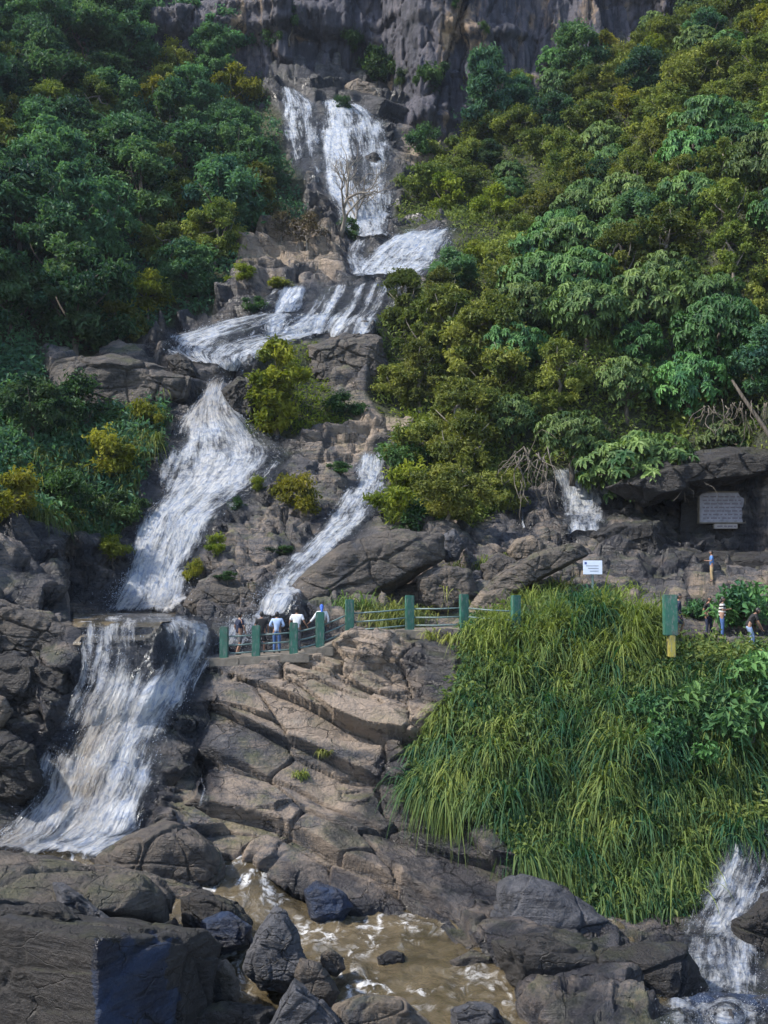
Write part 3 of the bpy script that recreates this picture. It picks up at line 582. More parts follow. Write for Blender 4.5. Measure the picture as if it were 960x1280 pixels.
# ------------------------------------------------------------------ water
SPR = []
def build_falls():
    for nm, rows in FALLS.items():
        rr = np.array(rows, float); n = len(rr)
        seg = np.hypot(np.diff((rr[:, 0]+rr[:, 2])/2), np.diff((rr[:, 1]+rr[:, 3])/2)); cum = np.concatenate([[0], np.cumsum(seg)])
        nr = max(8, int(cum[-1]/2.2)); wmax = np.hypot(rr[:, 2]-rr[:, 0], rr[:, 3]-rr[:, 1]).max(); nc = max(6, int(wmax/2.4))
        tt = np.linspace(0, cum[-1], nr)
        R = np.stack([np.interp(tt, cum, rr[:, k]) for k in range(6)], 1)
        # soften the corners of the outline
        for _ in range(int(nr*.06)+1): R[1:-1, :4] = (R[:-2, :4]+2*R[1:-1, :4]+R[2:, :4])/4
        P = np.zeros((nr, nc, 3)); uv = np.zeros((nr, nc, 2)); last = None
        us = np.linspace(0, 1, nc)
        for i in range(nr):
            for j in range(nc):
                x = R[i, 0]+(R[i, 2]-R[i, 0])*us[j]; y = R[i, 1]+(R[i, 3]-R[i, 1])*us[j]
                h, nn = hit(x, y)
                if h is None: h = Vector(at(x, y, 60))
                P[i, j] = h
        for _ in range(16 if nm in ('lower', 'second', 'right') else 6 if nm in ('main', 'fan', 'step') else 3):
            Q = P.copy(); Q[1:-1] = (P[:-2]+2*P[1:-1]+P[2:])/4; Q[:, 1:-1] = (Q[:, :-2]+2*Q[:, 1:-1]+Q[:, 2:])/4; P = Q
        du = np.gradient(P, axis=1); dv = np.gradient(P, axis=0); Nn = np.cross(dv, du)
        Nn /= np.linalg.norm(Nn, axis=-1)[..., None]+1e-9
        s = np.sign(Nn[..., 1].mean()); Nn = Nn*(-s if s != 0 else 1)
        for _ in range(6):
            Nn[1:-1, 1:-1] = (Nn[:-2, 1:-1]+Nn[2:, 1:-1]+Nn[1:-1, :-2]+Nn[1:-1, 2:])/4
        Nn /= np.linalg.norm(Nn, axis=-1)[..., None]+1e-9
        lenv = np.concatenate([[0], np.cumsum(np.linalg.norm(np.diff(P.mean(1), axis=0), axis=-1))])
        wid = np.linalg.norm(P[:, -1]-P[:, 0], axis=-1).mean()
        uv[..., 0] = (us[None, :]-.5)*wid; uv[..., 1] = lenv[:, None]
        edge = np.minimum(us, 1-us)*2
        e2 = np.clip(edge[None, :]*wid/min(2.6, wid*.55)+.55*fbm(P*np.array((.55, .55, .25)), 4), 0, 1)
        endf = np.clip(np.minimum(np.arange(nr), np.arange(nr)[::-1]+3)/max(3, nr*.04), 0, 1)[:, None]
        dens = np.repeat(R[:, 4:5], nc, 1)
        if nm == 'slab':
            dens = dens+.65*fbm(np.stack([us[None, :]*13+0*P[..., 0], P[..., 1]*.05, 0*P[..., 0]], -1), 2)
        if nm == 'main':
            dens = dens-.55*np.exp(-((us[None, :]-.52)/.12)**2-((tt[:, None]/cum[-1]-.5)/.25)**2)+.2*np.exp(-((us[None, :]-.30)/.16)**2)
        if nm == 'fan':
            dens = dens-.55*np.exp(-((us[None, :]-.52)/.12)**2-((tt[:, None]/cum[-1]-.45)/.3)**2)
        if nm == 'lower':
            dens = dens-.75*np.exp(-((us[None, :]-.48)/.22)**2-((tt[:, None]/cum[-1]-.14)/.10)**2)
        if nm == 'side':
            dens = dens-.35*np.exp(-((us[None, :]-.5)/.2)**2)
        if nm == 'second':
            dens = dens-.25*np.exp(-((us[None, :]-.9)/.2)**2-((tt[:, None]/cum[-1]-.3)/.14)**2)
        dens = dens+.20*fbm(P*.30, 3)+.14*fbm(P*np.array((1.2, 1.2, .6)), 3)
        dens = dens*(e2**.5)*endf-.10*(1-e2)
        bulge = .10+.16*np.clip(e2, 0, 1)+.10*fbm(np.stack([uv[..., 0]*1.3, uv[..., 1]*.35, 0*uv[..., 0]], -1), 4)
        if nm in ('main', 'step', 'second', 'lower'): bulge = bulge*1.35
        P = P+Nn*bulge[..., None]
        me = mesh_np('waterfall', P, gridfaces(nr, nc), M['fall'], True, {'dens': np.clip(dens, 0, 1), 'mud': np.repeat(R[:, 5:6], nc, 1)*(np.exp(-((us[None, :]-.25)/.35)**2) if nm == 'lower' else np.ones((1, nc))), 'edge': e2*endf, 'fine': np.ones((nr, nc))}, uv.reshape(-1, 2))
        o = link('waterfall', me); tag(o, kind='structure')
        nd = {'second': 9000, 'lower': 9000, 'main': 3500, 'step': 2500, 'fan': 3000, 'third': 3000, 'right': 5000, 'apron': 1500}.get(nm, 0)
        if nd:
            r = np.random.default_rng(len(nm)+nd); wgt = (np.clip(dens, 0, 1)**1.5*(1+5*np.clip((tt[:, None]/cum[-1]-.86)/.14, 0, 1))*(1+1.2*(1-e2))).ravel(); wgt /= wgt.sum()
            ii = r.choice(nr*nc, nd, p=wgt); base = P.reshape(-1, 3)[ii]; fl_ = np.gradient(P, axis=0).reshape(-1, 3)[ii]; fl_ /= np.linalg.norm(fl_, axis=1)[:, None]+1e-9
            low = np.clip((np.repeat(tt[:, None]/cum[-1], nc, 1).ravel()[ii]-.84)/.16, 0, 1)
            sc_ = base[:, 1]/F
            base = base+Nn.reshape(-1, 3)[ii]*(r.exponential(1., nd)*(1.4+low*5)*sc_)[:, None]+r.normal(size=(nd, 3))*(sc_*(1.2+low*9))[:, None]
            base[:, 2] += np.abs(r.normal(size=nd))*low*sc_*9
            sz = sc_*r.uniform(.10, .36, nd); dr = fl_+r.normal(size=(nd, 3))*(.25+low[:, None]*.6); sd = np.cross(dr, r.normal(size=(nd, 3))); sd /= np.linalg.norm(sd, axis=1)[:, None]+1e-9
            ln = (sz*r.uniform(1.2, 4.5, nd)*(1-.6*low))[:, None]
            VV = np.stack([base-dr*ln, base+sd*sz[:, None], base+dr*ln, base-sd*sz[:, None]], 1).reshape(-1, 3)
            SPR.append(VV)
build_falls()
N = NT('water_spray'); M['spray'] = N.done(N.n('MixShader', i_0=.5, i_1=N.pr((.62, .68, .78), .7, spec=.1), i_2=N.n('BsdfTranslucent', i_Color=(.62, .68, .78, 1)).outputs[0]).outputs[0])
VV = np.concatenate(SPR); o = link('spray', mesh_np('spray', VV, np.arange(len(VV)).reshape(-1, 4), M['spray'], False)); tag(o, kind='structure')
def water_plane(name, x0, x1, y0, y1, zf, mat, amp, nx=160, ny=180, deep=1.2, left=-9.):
    X, Y = np.meshgrid(np.linspace(x0, x1, nx), np.linspace(y0, y1, ny))
    P = np.stack([X, Y, X*0], -1)
    P[..., 2] = zf(X, Y)+amp*fbm(P*np.array((.9, .6, 1)), 4)+amp*.5*fbm(P*3, 3)
    ok = np.array([[P[i, j, 2]-drop(X[i, j], Y[i, j]).z < deep and X[i, j] > left*Y[i, j] for j in range(nx)] for i in range(ny)])
    Q = gridfaces(ny, nx); Q = Q[ok.ravel()[Q].all(1)]
    o = link(name, mesh_np(name, P, Q, mat)); tag(o, kind='structure'); return o
water_plane('stream', -17, 7.4, 17, 39.5, stream_z, M['stream'], .13, 220, 200, 3)
water_plane('pool', -16.6, -8.2, 40.5, 56, lambda X, Y: -1.44-.28*np.clip(42.2-Y, 0, 9)**2, M['pool'], .02, 110, 150, .45, -.283)

# ------------------------------------------------------------------ boulders
def boulder(label, outline, Y, depth, mat='boulder', rough=1.0, soft=.10, sub=5, strat=.5, front=.30, back=.85, bshift=0.0, name='boulder', cat='boulder', group=None):
    kk = near(Y)/Y; Y = Y*kk; depth = depth*kk; outline = [(p[0], p[1])+((p[2]*kk,) if len(p) > 2 else ()) for p in outline]
    o3 = []
    c = np.array([(p[0], p[1]) for p in outline]).mean(0)
    for p in outline:
        dy = p[2] if len(p) > 2 else 0
        o3.append(at(p[0], p[1], Y+dy))
        o3.append(at(c[0]+(p[0]-c[0])*.72, c[1]+(p[1]-c[1])*.72, Y+dy-front*depth))
        b = at(c[0]+(p[0]-c[0])*back, c[1]+(p[1]-c[1])*back, Y+dy+depth*.8); b[2] += bshift; o3.append(b)
    o3 = np.array(o3); ctr = o3.mean(0); q = o3-ctr
    bm = bmesh.new()
    for v in q: bm.verts.new(v)
    bmesh.ops.convex_hull(bm, input=bm.verts[:])
    bmesh.ops.recalc_face_normals(bm, faces=bm.faces[:])
    pl = []
    for f in bm.faces:
        n = f.normal; d = n.dot(f.verts[0].co)
        if d < 0: n = -n; d = -d
        if n.length > .5: pl.append((n.x, n.y, n.z, max(d, .02)))
    bm.free(); pl = np.array(pl)
    bm = bmesh.new(); bmesh.ops.create_icosphere(bm, subdivisions=sub+1, radius=1)
    D = np.array([v.co for v in bm.verts]); T = np.array([[v.index for v in f.verts] for f in bm.faces]); bm.free()
    ext = (q.max(0)-q.min(0))/2; E = D*ext; E /= np.linalg.norm(E, axis=1)[:, None]
    a = np.maximum(E @ pl[:, :3].T, 1e-3)/pl[:, 3]          # 1/r for each plane
    pw = 3.0/max(soft, .02); r = 1/(np.power(np.power(a, pw).sum(1), 1/pw))
    P = E*r[:, None]
    size = ext.mean(); seed = random.random()*90
    W = P+ctr
    nrm = P/ext**2; nrm /= np.linalg.norm(nrm, axis=1)[:, None]
    S = P+seed
    k = size*rough
    dd = fbm(S/size*.9, 4)*.16*k+fbm(S/size*3.5, 3)*.035*k
    f1, f2, cc = worley(S/size*1.1+.2*perlin(S/size)[:, None])
    dd += -(1-sstep(0, .05, f2-f1))*.10*k*.7+.10*k*(hash1(cc*1., 3)-.5)
    dd += rock_detail(S, size*.55, .25, strat)*.22*rough
    P = P+nrm*dd[:, None]
    me = mesh_np(name, P, T, M[mat]); o = link(name, me); o.location = ctr
    tag(o, label, cat, group); return o
B = boulder
B('rounded brown boulder between the muddy pool and the stream', [(113, 1075), (150, 1045), (200, 1031), (245, 1036), (275, 1055), (287, 1085), (280, 1112), (240, 1125), (180, 1125), (130, 1100)], 26.6, 2.2, 'boulder', .7, .2, 6)
B('long flat rock slab lying at the left edge above the big dark block', [(-80, 1062, 1), (0, 1067, 1), (120, 1080, 1), (200, 1103), (222, 1122), (216, 1150), (150, 1152, -.5), (0, 1138, -.8), (-80, 1135, -.8)], 21.5, 3.2, 'boulder', .6, .05, 6)
B('huge dark angular block with painted blue sky sheen on its wet face, bottom left corner', [(-90, 1135, 1), (60, 1148, .5), (150, 1150, .3), (255, 1162, .8), (277, 1182, 1), (255, 1285, .8), (225, 1335, .8), (118, 1175, -.9), (118, 1340, -.9), (-90, 1340, 1)], 17.6, 3.2, 'boulder_dark', .42, .04, 6, front=.02)
bb = [o for o in COL.objects if o.get('label', '').startswith('huge dark')][0]; bb.data.materials.append(M['boulder_sky_sheen'])
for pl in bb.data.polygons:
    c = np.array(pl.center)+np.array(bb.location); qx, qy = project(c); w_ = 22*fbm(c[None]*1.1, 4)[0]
    if 119+.35*w_ < qx < 222+2*w_ and qy > 1172+w_: pl.material_index = 1  # sky reflection painted in blue on the block's wet front face
B('dark ragged rock resting on the big block at the left edge', [(-60, 1140), (0, 1128), (70, 1132), (110, 1150), (60, 1180), (-60, 1190)], 18.6, 2., 'boulder_dark', .9, .08, 6)
B('thin tilted rock fin leaning on the flat slab', [(62, 1098), (78, 1103), (135, 1150), (170, 1170), (120, 1175), (75, 1150)], 19.8, .8, 'boulder_grey', .8, .07, 5)
B('grey pyramid shaped rock standing in the stream', [(345, 1130), (358, 1138), (374, 1168), (386, 1210), (368, 1240), (325, 1240), (306, 1208), (320, 1160)], 20.4, 1.1, 'boulder_grey', .5, .06, 6)
B('dark wet rock wedged behind the pyramid rock', [(225, 1122), (255, 1111), (298, 1132), (318, 1152), (305, 1178), (260, 1175), (232, 1160)], 23, 1.3, 'boulder_dark', .8, .1, 6)
B('blue grey wet rock at the stream edge left of the pyramid rock', [(250, 1148), (285, 1138), (316, 1158), (314, 1182), (280, 1192), (252, 1180)], 21.9, 1., 'boulder_sky_sheen', .7, .1, 5)
B('small brown rock sitting alone in the muddy stream', [(400, 1192), (412, 1184), (428, 1195), (434, 1212), (420, 1222), (402, 1214)], 21.4, .5, 'boulder', .8, .12, 5)
B('dark pointed rock at the bottom edge below the pyramid rock', [(330, 1285), (352, 1248), (368, 1224), (395, 1245), (438, 1285), (430, 1340), (300, 1340)], 18.2, 1.2, 'boulder_grey', .7, .06, 6)
B('pale brown rock on the stream bank beside the big block', [(250, 1218), (282, 1198), (302, 1225), (296, 1255), (250, 1258)], 20, .8, 'boulder_tan', .8, .1, 5)
B('grey rock leaning against the right foot of the pyramid rock', [(375, 1196), (398, 1203), (424, 1240), (416, 1262), (378, 1248), (366, 1220)], 20.1, .7, 'boulder', .7, .1, 5)
B('flat tan rock at the bottom edge of the stream', [(412, 1256), (450, 1240), (505, 1246), (550, 1290), (540, 1330), (400, 1330)], 18.6, 1.6, 'boulder_tan', .6, .1, 6)
B('low dark stone at the bottom edge left of the flat tan rock', [(230, 1262), (280, 1250), (340, 1262), (350, 1320), (220, 1330)], 18.6, 1.2, 'boulder_dark', .8, .1, 5)
B('blue black wet rock at the foot of the layered outcrop', [(376, 1112), (394, 1100), (428, 1113), (444, 1134), (424, 1156), (390, 1152)], 25.2, 1., 'boulder_sky_sheen', .6, .1, 5)
B('large grey boulder under the hanging grass', [(620, 1100), (650, 1085), (720, 1118), (784, 1160), (778, 1200), (740, 1228), (690, 1214), (640, 1186), (613, 1150)], 23.8, 2., 'boulder_grey', .55, .12, 6)
B('low dark wet ledge below the grass boulder', [(612, 1178), (690, 1212), (780, 1228), (852, 1192), (880, 1240), (850, 1285), (740, 1300), (670, 1270), (630, 1222)], 21.4, 1.8, 'boulder_dark', .9, .08, 6)
B('dark wet rock at the right edge beside the corner waterfall', [(912, 1152), (960, 1118), (1020, 1120), (1020, 1230), (935, 1225)], 24.4, 1.6, 'boulder_dark', .8, .1, 6)
B('dark wet shelf at the foot of the corner waterfall', [(842, 1252), (880, 1238), (980, 1246), (1010, 1300), (850, 1320)], 20.6, 1.2, 'boulder_sky_sheen', .4, .08, 5, strat=.05)
B('rounded brown boulder at the left edge beside the lower fall', [(-50, 880), (-20, 865), (8, 868), (17, 890), (5, 912), (-30, 925)], 33, 1.2, 'boulder_tan', .6, .2, 5)
B('dark angular boulder at the left edge below the rounded one', [(-60, 935), (10, 912), (45, 930), (60, 985), (20, 1010), (-60, 1010)], 32, 2., 'boulder_dark', .8, .08, 6)
B('grey slab tilted over the left bank of the lower fall', [(-60, 770), (0, 750), (60, 768), (108, 790), (95, 830), (30, 822), (-60, 800)], 40.5, 3., 'boulder', .8, .07, 6)
B('dark ledge under the tilted slab on the left bank', [(-60, 815), (20, 815), (95, 835), (100, 880), (40, 900), (-60, 880)], 37, 2.5, 'boulder_dark', .9, .08, 6)
B('big brown slanted boulder behind the green railing', [(350, 748), (380, 708), (430, 674), (500, 661), (562, 663), (560, 700), (520, 712), (470, 728), (430, 752), (392, 785), (352, 785)], 49.5, 3.5, 'boulder', .55, .12, 6)
B('narrow upright stone between the slanted boulder and the bushes', [(553, 668), (568, 660), (581, 680), (574, 702), (556, 705)], 51.5, 1.4, 'boulder_grey', .7, .12, 5)
B('long tilted rock slab left of the white sign', [(588, 750), (622, 715), (680, 684), (728, 677), (740, 692), (700, 714), (650, 735), (612, 758)], 48.5, 2., 'boulder', .6, .09, 6)
B('rounded tan rock above the tilted slab', [(630, 690), (645, 672), (668, 668), (684, 682), (676, 700), (640, 704)], 52, 1.5, 'boulder_tan', .7, .15, 5)
B('grey rock between two grass tufts behind the railing', [(600, 706), (622, 690), (648, 702), (650, 728), (608, 738)], 50.5, 1.5, 'boulder', .8, .1, 5)
B('pale rock close behind the railing posts', [(586, 762), (600, 738), (630, 735), (652, 758), (640, 782), (590, 782)], 46.2, 1.2, 'boulder_tan', .7, .1, 5)
B('brown rock at the far end of the slanted boulder', [(520, 722), (552, 706), (590, 712), (598, 745), (560, 768), (525, 755)], 49, 1.8, 'boulder', .8, .1, 5)
B('rounded wet boulder at the foot of the second fall', [(224, 756), (240, 735), (270, 726), (320, 730), (338, 750), (330, 776), (240, 778)], 51, 2.4, 'boulder', .6, .15, 6)
B('long overhanging rock at the edge of the left forest', [(48, 485), (70, 452), (130, 443), (200, 453), (242, 470), (240, 502), (200, 518), (130, 530), (70, 518)], 67, 4., 'boulder', .75, .09, 6)
B('black wet rock beside the chute of the second fall', [(278, 488), (300, 470), (322, 480), (318, 530), (292, 522)], 67.2, 1.8, 'boulder_dark', .8, .12, 5)
B('small black rock on the left lip of the chute', [(205, 447), (222, 440), (240, 452), (252, 474), (225, 478)], 69, 1.6, 'boulder_dark', .8, .12, 5)
B('grey brown crag right of the yellow green tree', [(386, 432), (430, 414), (478, 420), (486, 470), (462, 512), (410, 498), (392, 470)], 72.4, 3.5, 'boulder', .9, .08, 6)
B('tan rounded rock beside the step of the upper falls', [(382, 330), (396, 318), (425, 322), (438, 338), (436, 350), (395, 350)], 84, 2., 'boulder_tan', .6, .15, 5)
B('dark flat topped block in the shade left of the plaque wall', [(738, 668), (770, 652), (828, 650), (836, 690), (745, 702)], 57.5, 2.5, 'boulder_dark', .6, .06, 6)
B('tall dark rock face that carries the big inscribed plaque', [(852, 606), (880, 580), (935, 576), (968, 606), (962, 690), (848, 692)], 61.4, 2.5, 'boulder_dark', .08, .05, 6, front=.06, strat=.2)
B('deep dark overhanging rock above the plaque wall', [(752, 606), (830, 580), (930, 560), (1010, 562), (1010, 582), (930, 588), (860, 602), (800, 628)], 60.0, 5., 'boulder_dark', .7, .08, 6)
B('layered dark rock terrace below the plaque wall', [(735, 712), (790, 694), (880, 692), (1010, 698), (1010, 728), (880, 722), (800, 730), (740, 735)], 57.0, 3., 'boulder_dark', .7, .06, 6, strat=1.2)
B('small wet stone in the middle of the muddy stream', [(470, 1196), (486, 1186), (505, 1190), (510, 1204), (490, 1212), (472, 1208)], 22.6, .6, 'boulder_dark', .7, .15, 5)
B('flat half sunk stone near the right bank of the stream', [(560, 1200), (590, 1188), (618, 1196), (622, 1212), (590, 1218), (562, 1214)], 22.6, .8, 'boulder', .6, .12, 5)
B('low brown stone near the bottom edge of the stream', [(560, 1262), (590, 1250), (622, 1258), (630, 1280), (590, 1290), (562, 1284)], 19.6, .8, 'boulder_grey', .7, .12, 5)
B('rounded boulder at the top of the main fall', [(425, 112), (445, 97), (470, 104), (480, 125), (455, 134), (430, 130)], 111, 3., 'boulder_tan', .6, .15, 5)
B('grey boulder above the thin side stream', [(368, 108), (385, 98), (402, 106), (404, 124), (380, 126)], 111.5, 2.5, 'boulder_grey', .6, .15, 5)
B('dark rock splitting the main fall near its middle', [(452, 196), (470, 188), (482, 205), (480, 235), (460, 238), (448, 220)], 101.6, 1.5, 'boulder_dark', .7, .15, 5)
# ------------------------------------------------------------------ foliage
def unit(a): return a/(np.linalg.norm(a, axis=-1)[..., None]+1e-9)
def rdir(n, up=0.0):
    d = RNG.normal(size=(n, 3)); d[:, 2] += up; return unit(d)
def leaves(C, D, Nn, L, Wd, tint, fold=.12):
    """six-sided pointed leaves: C base, D direction, Nn surface normal"""
    S = unit(np.cross(D, Nn)); Nn = unit(np.cross(S, D))
    L = np.asarray(L)[:, None]; Wd = np.asarray(Wd)[:, None]
    v = np.stack([C, C+D*L*.42+S*Wd*.5+Nn*L*fold, C+D*L-Nn*L*fold, C+D*L*.42-S*Wd*.5+Nn*L*fold], 1)
    n = len(C); q = np.arange(n*4).reshape(n, 4)
    return v.reshape(-1, 3), q, np.repeat(tint, 4)
def join(parts):
    V = []; Q = []; T = []; n = 0
    for v, q, t in parts:
        V.append(v); Q.append(q+n); T.append(t); n += len(v)
    return np.concatenate(V), np.concatenate(Q), np.concatenate(T)
def crown_fine(R, H, z0, nl=15, per=330, L=.36, droop=.25, cone=0.0, lob=.40, ragged=.25):
    """a broadleaf crown: leaf sprays on uneven lobes through an egg-shaped volume"""
    parts = []
    for k in range(nl):
        h = RNG.uniform(0, 1)**.8; rr = R*np.sqrt(max(.05, 1-(2*h-.9)**2))*(1-cone*h)
        a = RNG.uniform(0, 2*pi)+k*2.4; rad = rr*RNG.uniform(.15, 1.05)
        c = np.array((cos(a)*rad, sin(a)*rad, z0+H*h))
        lr = R*lob*RNG.choice((.55, .8, 1., 1.35))*(1-.4*cone*h)
        n = int(per*RNG.uniform(.6, 1.3)); d = rdir(n, .45)
        sq = np.array((1, 1, RNG.uniform(.55, .8)))
        p = c+d*sq*lr*(RNG.uniform(.45, 1.0, n)**.5)[:, None]*(1+ragged*RNG.normal(size=n))[:, None]
        # small sprays: gather the leaves round fewer twig ends
        tw = p[RNG.integers(0, max(4, n//7), n)]; p = p*.35+tw*.65+RNG.normal(size=(n, 3))*L*.35
        out = unit(p-c)
        D = unit(out*.5+rdir(n)*.8-np.array((0, 0, droop))); Nn = unit(out+np.array((0, 0, .9))+rdir(n)*.6)
        tint = np.clip(RNG.normal(.47, .27)+RNG.normal(0, .16, n), 0, 1)
        ll = L*RNG.uniform(.6, 1.25, n)
        parts.append(leaves(p-D*ll[:, None]*.5, D, Nn, ll, ll*RNG.uniform(.34, .55, n), tint))
    return join(parts)
def crown_rosette(R, H, z0, nr=120, L=.62):
    """big drooping compound leaves in umbrella-like whorls"""
    parts = []
    for k in range(nr):
        d = rdir(1, .35)[0]; s = RNG.uniform(.55, 1.02)
        c = np.array((d[0]*R*s, d[1]*R*s, z0+H*.5+d[2]*H*.55*s))
        ax = unit(d*np.array((1, 1, .6))+np.array((0, 0, .75))+RNG.normal(size=3)*.2)
        a = unit(np.cross(ax, (.3, .5, .2))); b = np.cross(ax, a)
        tb = RNG.normal(.5, .27); kz = RNG.uniform(.55, 1.25)
        for ring, (m, tilt, ll) in enumerate(((7, -.25, 1.0), (5, .15, .7))):
            th = np.linspace(0, 2*pi, m, endpoint=False)+RNG.uniform(0, 6)+RNG.normal(0, .12, m)
            D = np.cos(th)[:, None]*a+np.sin(th)[:, None]*b+ax*tilt-np.array((0, 0, .28)); D = unit(D)
            n = m; l1 = L*ll*kz*RNG.uniform(.75, 1.25, n)
            base = np.repeat(c[None], n, 0)
            # stalked leaf, drooping at its outer half: two leaf faces in line
            parts.append(leaves(base, D, np.repeat(ax[None], n, 0)+D*.2, l1, l1*.42, np.clip(tb+RNG.normal(0, .12, n), 0, 1), .10))
            D2 = unit(D-np.array((0, 0, .75)))
            parts.append(leaves(base+D*(l1*.55)[:, None], D2, np.repeat(ax[None], n, 0)+D, l1*.6, l1*.34, np.clip(tb+.08+RNG.normal(0, .12, n), 0, 1), .06))
    return join(parts)
def trunk_mesh(h, r, R, z0, H, nb=6, mat='bark', wob=.15, nm='trunk'):
    mb = MB(); p = [np.array((0, 0, -1.0))]; m = 7
    for i in range(1, m): p.append(np.array((RNG.normal(0, wob)*i/m*1.4, RNG.normal(0, wob)*i/m*1.4, -1.0+(h+1.0)*i/(m-1))))
    mb.tube(p, np.linspace(r*1.25, r*.45, m), 9)
    for k in range(nb):
        a = k*2.4+RNG.uniform(0, 1); s = p[RNG.integers(m//2, m)]
        e = np.array((cos(a)*R*.7, sin(a)*R*.7, z0+H*RNG.uniform(.3, .85)))
        mid = (s+e)/2+np.array((0, 0, -.10*R))+RNG.normal(size=3)*.12
        mb.tube([s, (s+mid)/2+RNG.normal(size=3)*.06, mid, (mid+e)/2+RNG.normal(size=3)*.08, e], np.linspace(r*.48, r*.10, 5), 6)
    return mb.mesh(nm, M[mat])
def bake(nm, data, mat): return mesh_np(nm, data[0], data[1], M[mat], False, {'tint': data[2]})

KINDS = {}
def kind(key, n, fn, mat, th, tr, R, z0, H, bark='bark', nb=6):
    KINDS[key] = [(bake('crown', fn(), mat), trunk_mesh(th, tr, R, z0, H, nb, bark)) for _ in range(n)]
kind('forest', 7, lambda: crown_fine(2.6, 3.8, 1.0, 36, 270, .36, lob=.29, ragged=.35), 'leaf_forest', 3.2, .17, 2.5, 1.3, 3.6)
kind('forest_tall', 4, lambda: crown_fine(2.3, 5.6, 1.3, 40, 260, .38, lob=.32, ragged=.35), 'leaf_forest', 5.0, .19, 2.2, 1.8, 5.2)
kind('young', 3, lambda: crown_fine(1.9, 2.6, .9, 13, 330, .34), 'leaf_young', 2.4, .12, 1.9, .9, 2.6)
kind('olive', 7, lambda: crown_fine(2.5, 2.6, .5, 38, 260, .28, .1, lob=.25, ragged=.45), 'leaf_olive', 2.2, .13, 2.4, .7, 2.5, 'bark_pale')
kind('olive_tall', 4, lambda: crown_fine(2.2, 4.8, .7, 42, 250, .30, .15, lob=.28, ragged=.4), 'leaf_olive', 4.2, .16, 2.1, 1.0, 4.6, 'bark_pale')
kind('teal', 5, lambda: crown_rosette(2.4, 3.4, 1.0, 230, .44), 'leaf_teal', 3.4, .15, 2.4, 1.0, 3.4, 'bark')
kind('teal_big', 3, lambda: crown_rosette(3.0, 3.6, 1.6, 280, .50), 'leaf_teal', 4.2, .2, 3.0, 1.6, 3.6, 'bark', 9)
kind('shrub', 5, lambda: crown_fine(1.2, 1.5, .15, 12, 260, .22, .2, lob=.42), 'leaf_shrub', 1.0, .06, 1.1, .2, 1.2, nb=5)
kind('shrub_young', 4, lambda: crown_fine(1.2, 1.4, .1, 12, 280, .20, .3, lob=.42, ragged=.4), 'leaf_young', .9, .05, 1.1, .2, 1.1, nb=5)
kind('broad', 4, lambda: crown_fine(1.15, 1.1, .1, 13, 110, .34, .35, lob=.42, ragged=.3), 'leaf_broad', .8, .045, 1.0, .1, 1.0, nb=6)
kind('dry', 2, lambda: crown_fine(1.5, 1.7, .2, 12, 130, .20, .3, lob=.42, ragged=.5), 'leaf_dry', 1.4, .07, 1.4, .3, 1.6, 'bark_pale', 12)

PLANTED = []
def plant(key, loc, scale, label, cat, group=None, name='tree', squash=1.0):
    cm, tm = random.choice(KINDS[key])
    e = empty(name, loc); e.rotation_euler = (0, 0, random.uniform(0, 6.28)); e.scale = (scale, scale, scale*squash)
    link('crown' if name == 'tree' else 'foliage', cm, e); link('trunk' if name == 'tree' else 'stem', tm, e)
    tag(e, label, cat, group); PLANTED.append(e); return e

# --- forests: poisson scatter over the two slopes, in metres on the ground
def scatter(poly, spacing, n, ymin, ymax, seed):
    r = np.random.default_rng(seed)
    rows, cols = TP.shape[:2]; flatP = TP.reshape(-1, 3)
    px, py = project(flatP)
    ok = inpoly(px, py, poly) & (flatP[:, 1] > ymin) & (flatP[:, 1] < ymax) & (TVEG.ravel() > .6)
    idx = np.nonzero(ok)[0]; r.shuffle(idx); keep = []
    for i in idx[:n]:
        p = flatP[i]
        if all(((p-q)**2).sum() > spacing**2 for q in keep): keep.append(p)
    return keep
ORD = ['leftmost']+[k+' from left' for k in 'second third fourth fifth sixth seventh eighth ninth tenth eleventh twelfth thirteenth fourteenth fifteenth sixteenth seventeenth eighteenth nineteenth twentieth'.split()]
def forest(points, pick, zone, group, hide):
    items = {}
    for p in points:
        px, py = project(np.asarray(p))
        if hide(px, py): continue
        key, word, sc, cat, nm = pick(p, float(px), float(py))
        items.setdefault((word, zone(float(px), float(py))), []).append((float(px), p, key, sc, cat, nm))
    for (word, zn), L_ in items.items():
        L_.sort(key=lambda a: a[0])
        for i, (px, p, key, sc, cat, nm) in enumerate(L_):
            q = Vector(p); q.z -= .15
            lab = '%s %s' % (word, zn) if len(L_) == 1 else '%s %s, %s' % (word, zn, ORD[min(i, 19)] if i < len(L_)-1 else 'rightmost')
            plant(key, q, sc, lab, cat, group, nm)
LEFTPOLY = [(-70, -60), (180, -60), (320, 30), (300, 100), (326, 235), (345, 280), (285, 300), (265, 360), (212, 400), (185, 425), (120, 445), (-70, 450)]
RIGHTPOLY = [(585, 95), (612, 85), (780, 72), (850, -60), (1040, -60), (1040, 230), (860, 230), (770, 270), (690, 330), (640, 420), (620, 560), (590, 640), (510, 640), (510, 585), (550, 522), (500, 510), (490, 440), (515, 400), (570, 366), (625, 300), (610, 262), (530, 270), (535, 235), (590, 195)]
TEALPOLY = [(1040, 200), (860, 205), (760, 250), (690, 320), (650, 410), (640, 500), (690, 575), (790, 560), (900, 520), (1040, 540)]
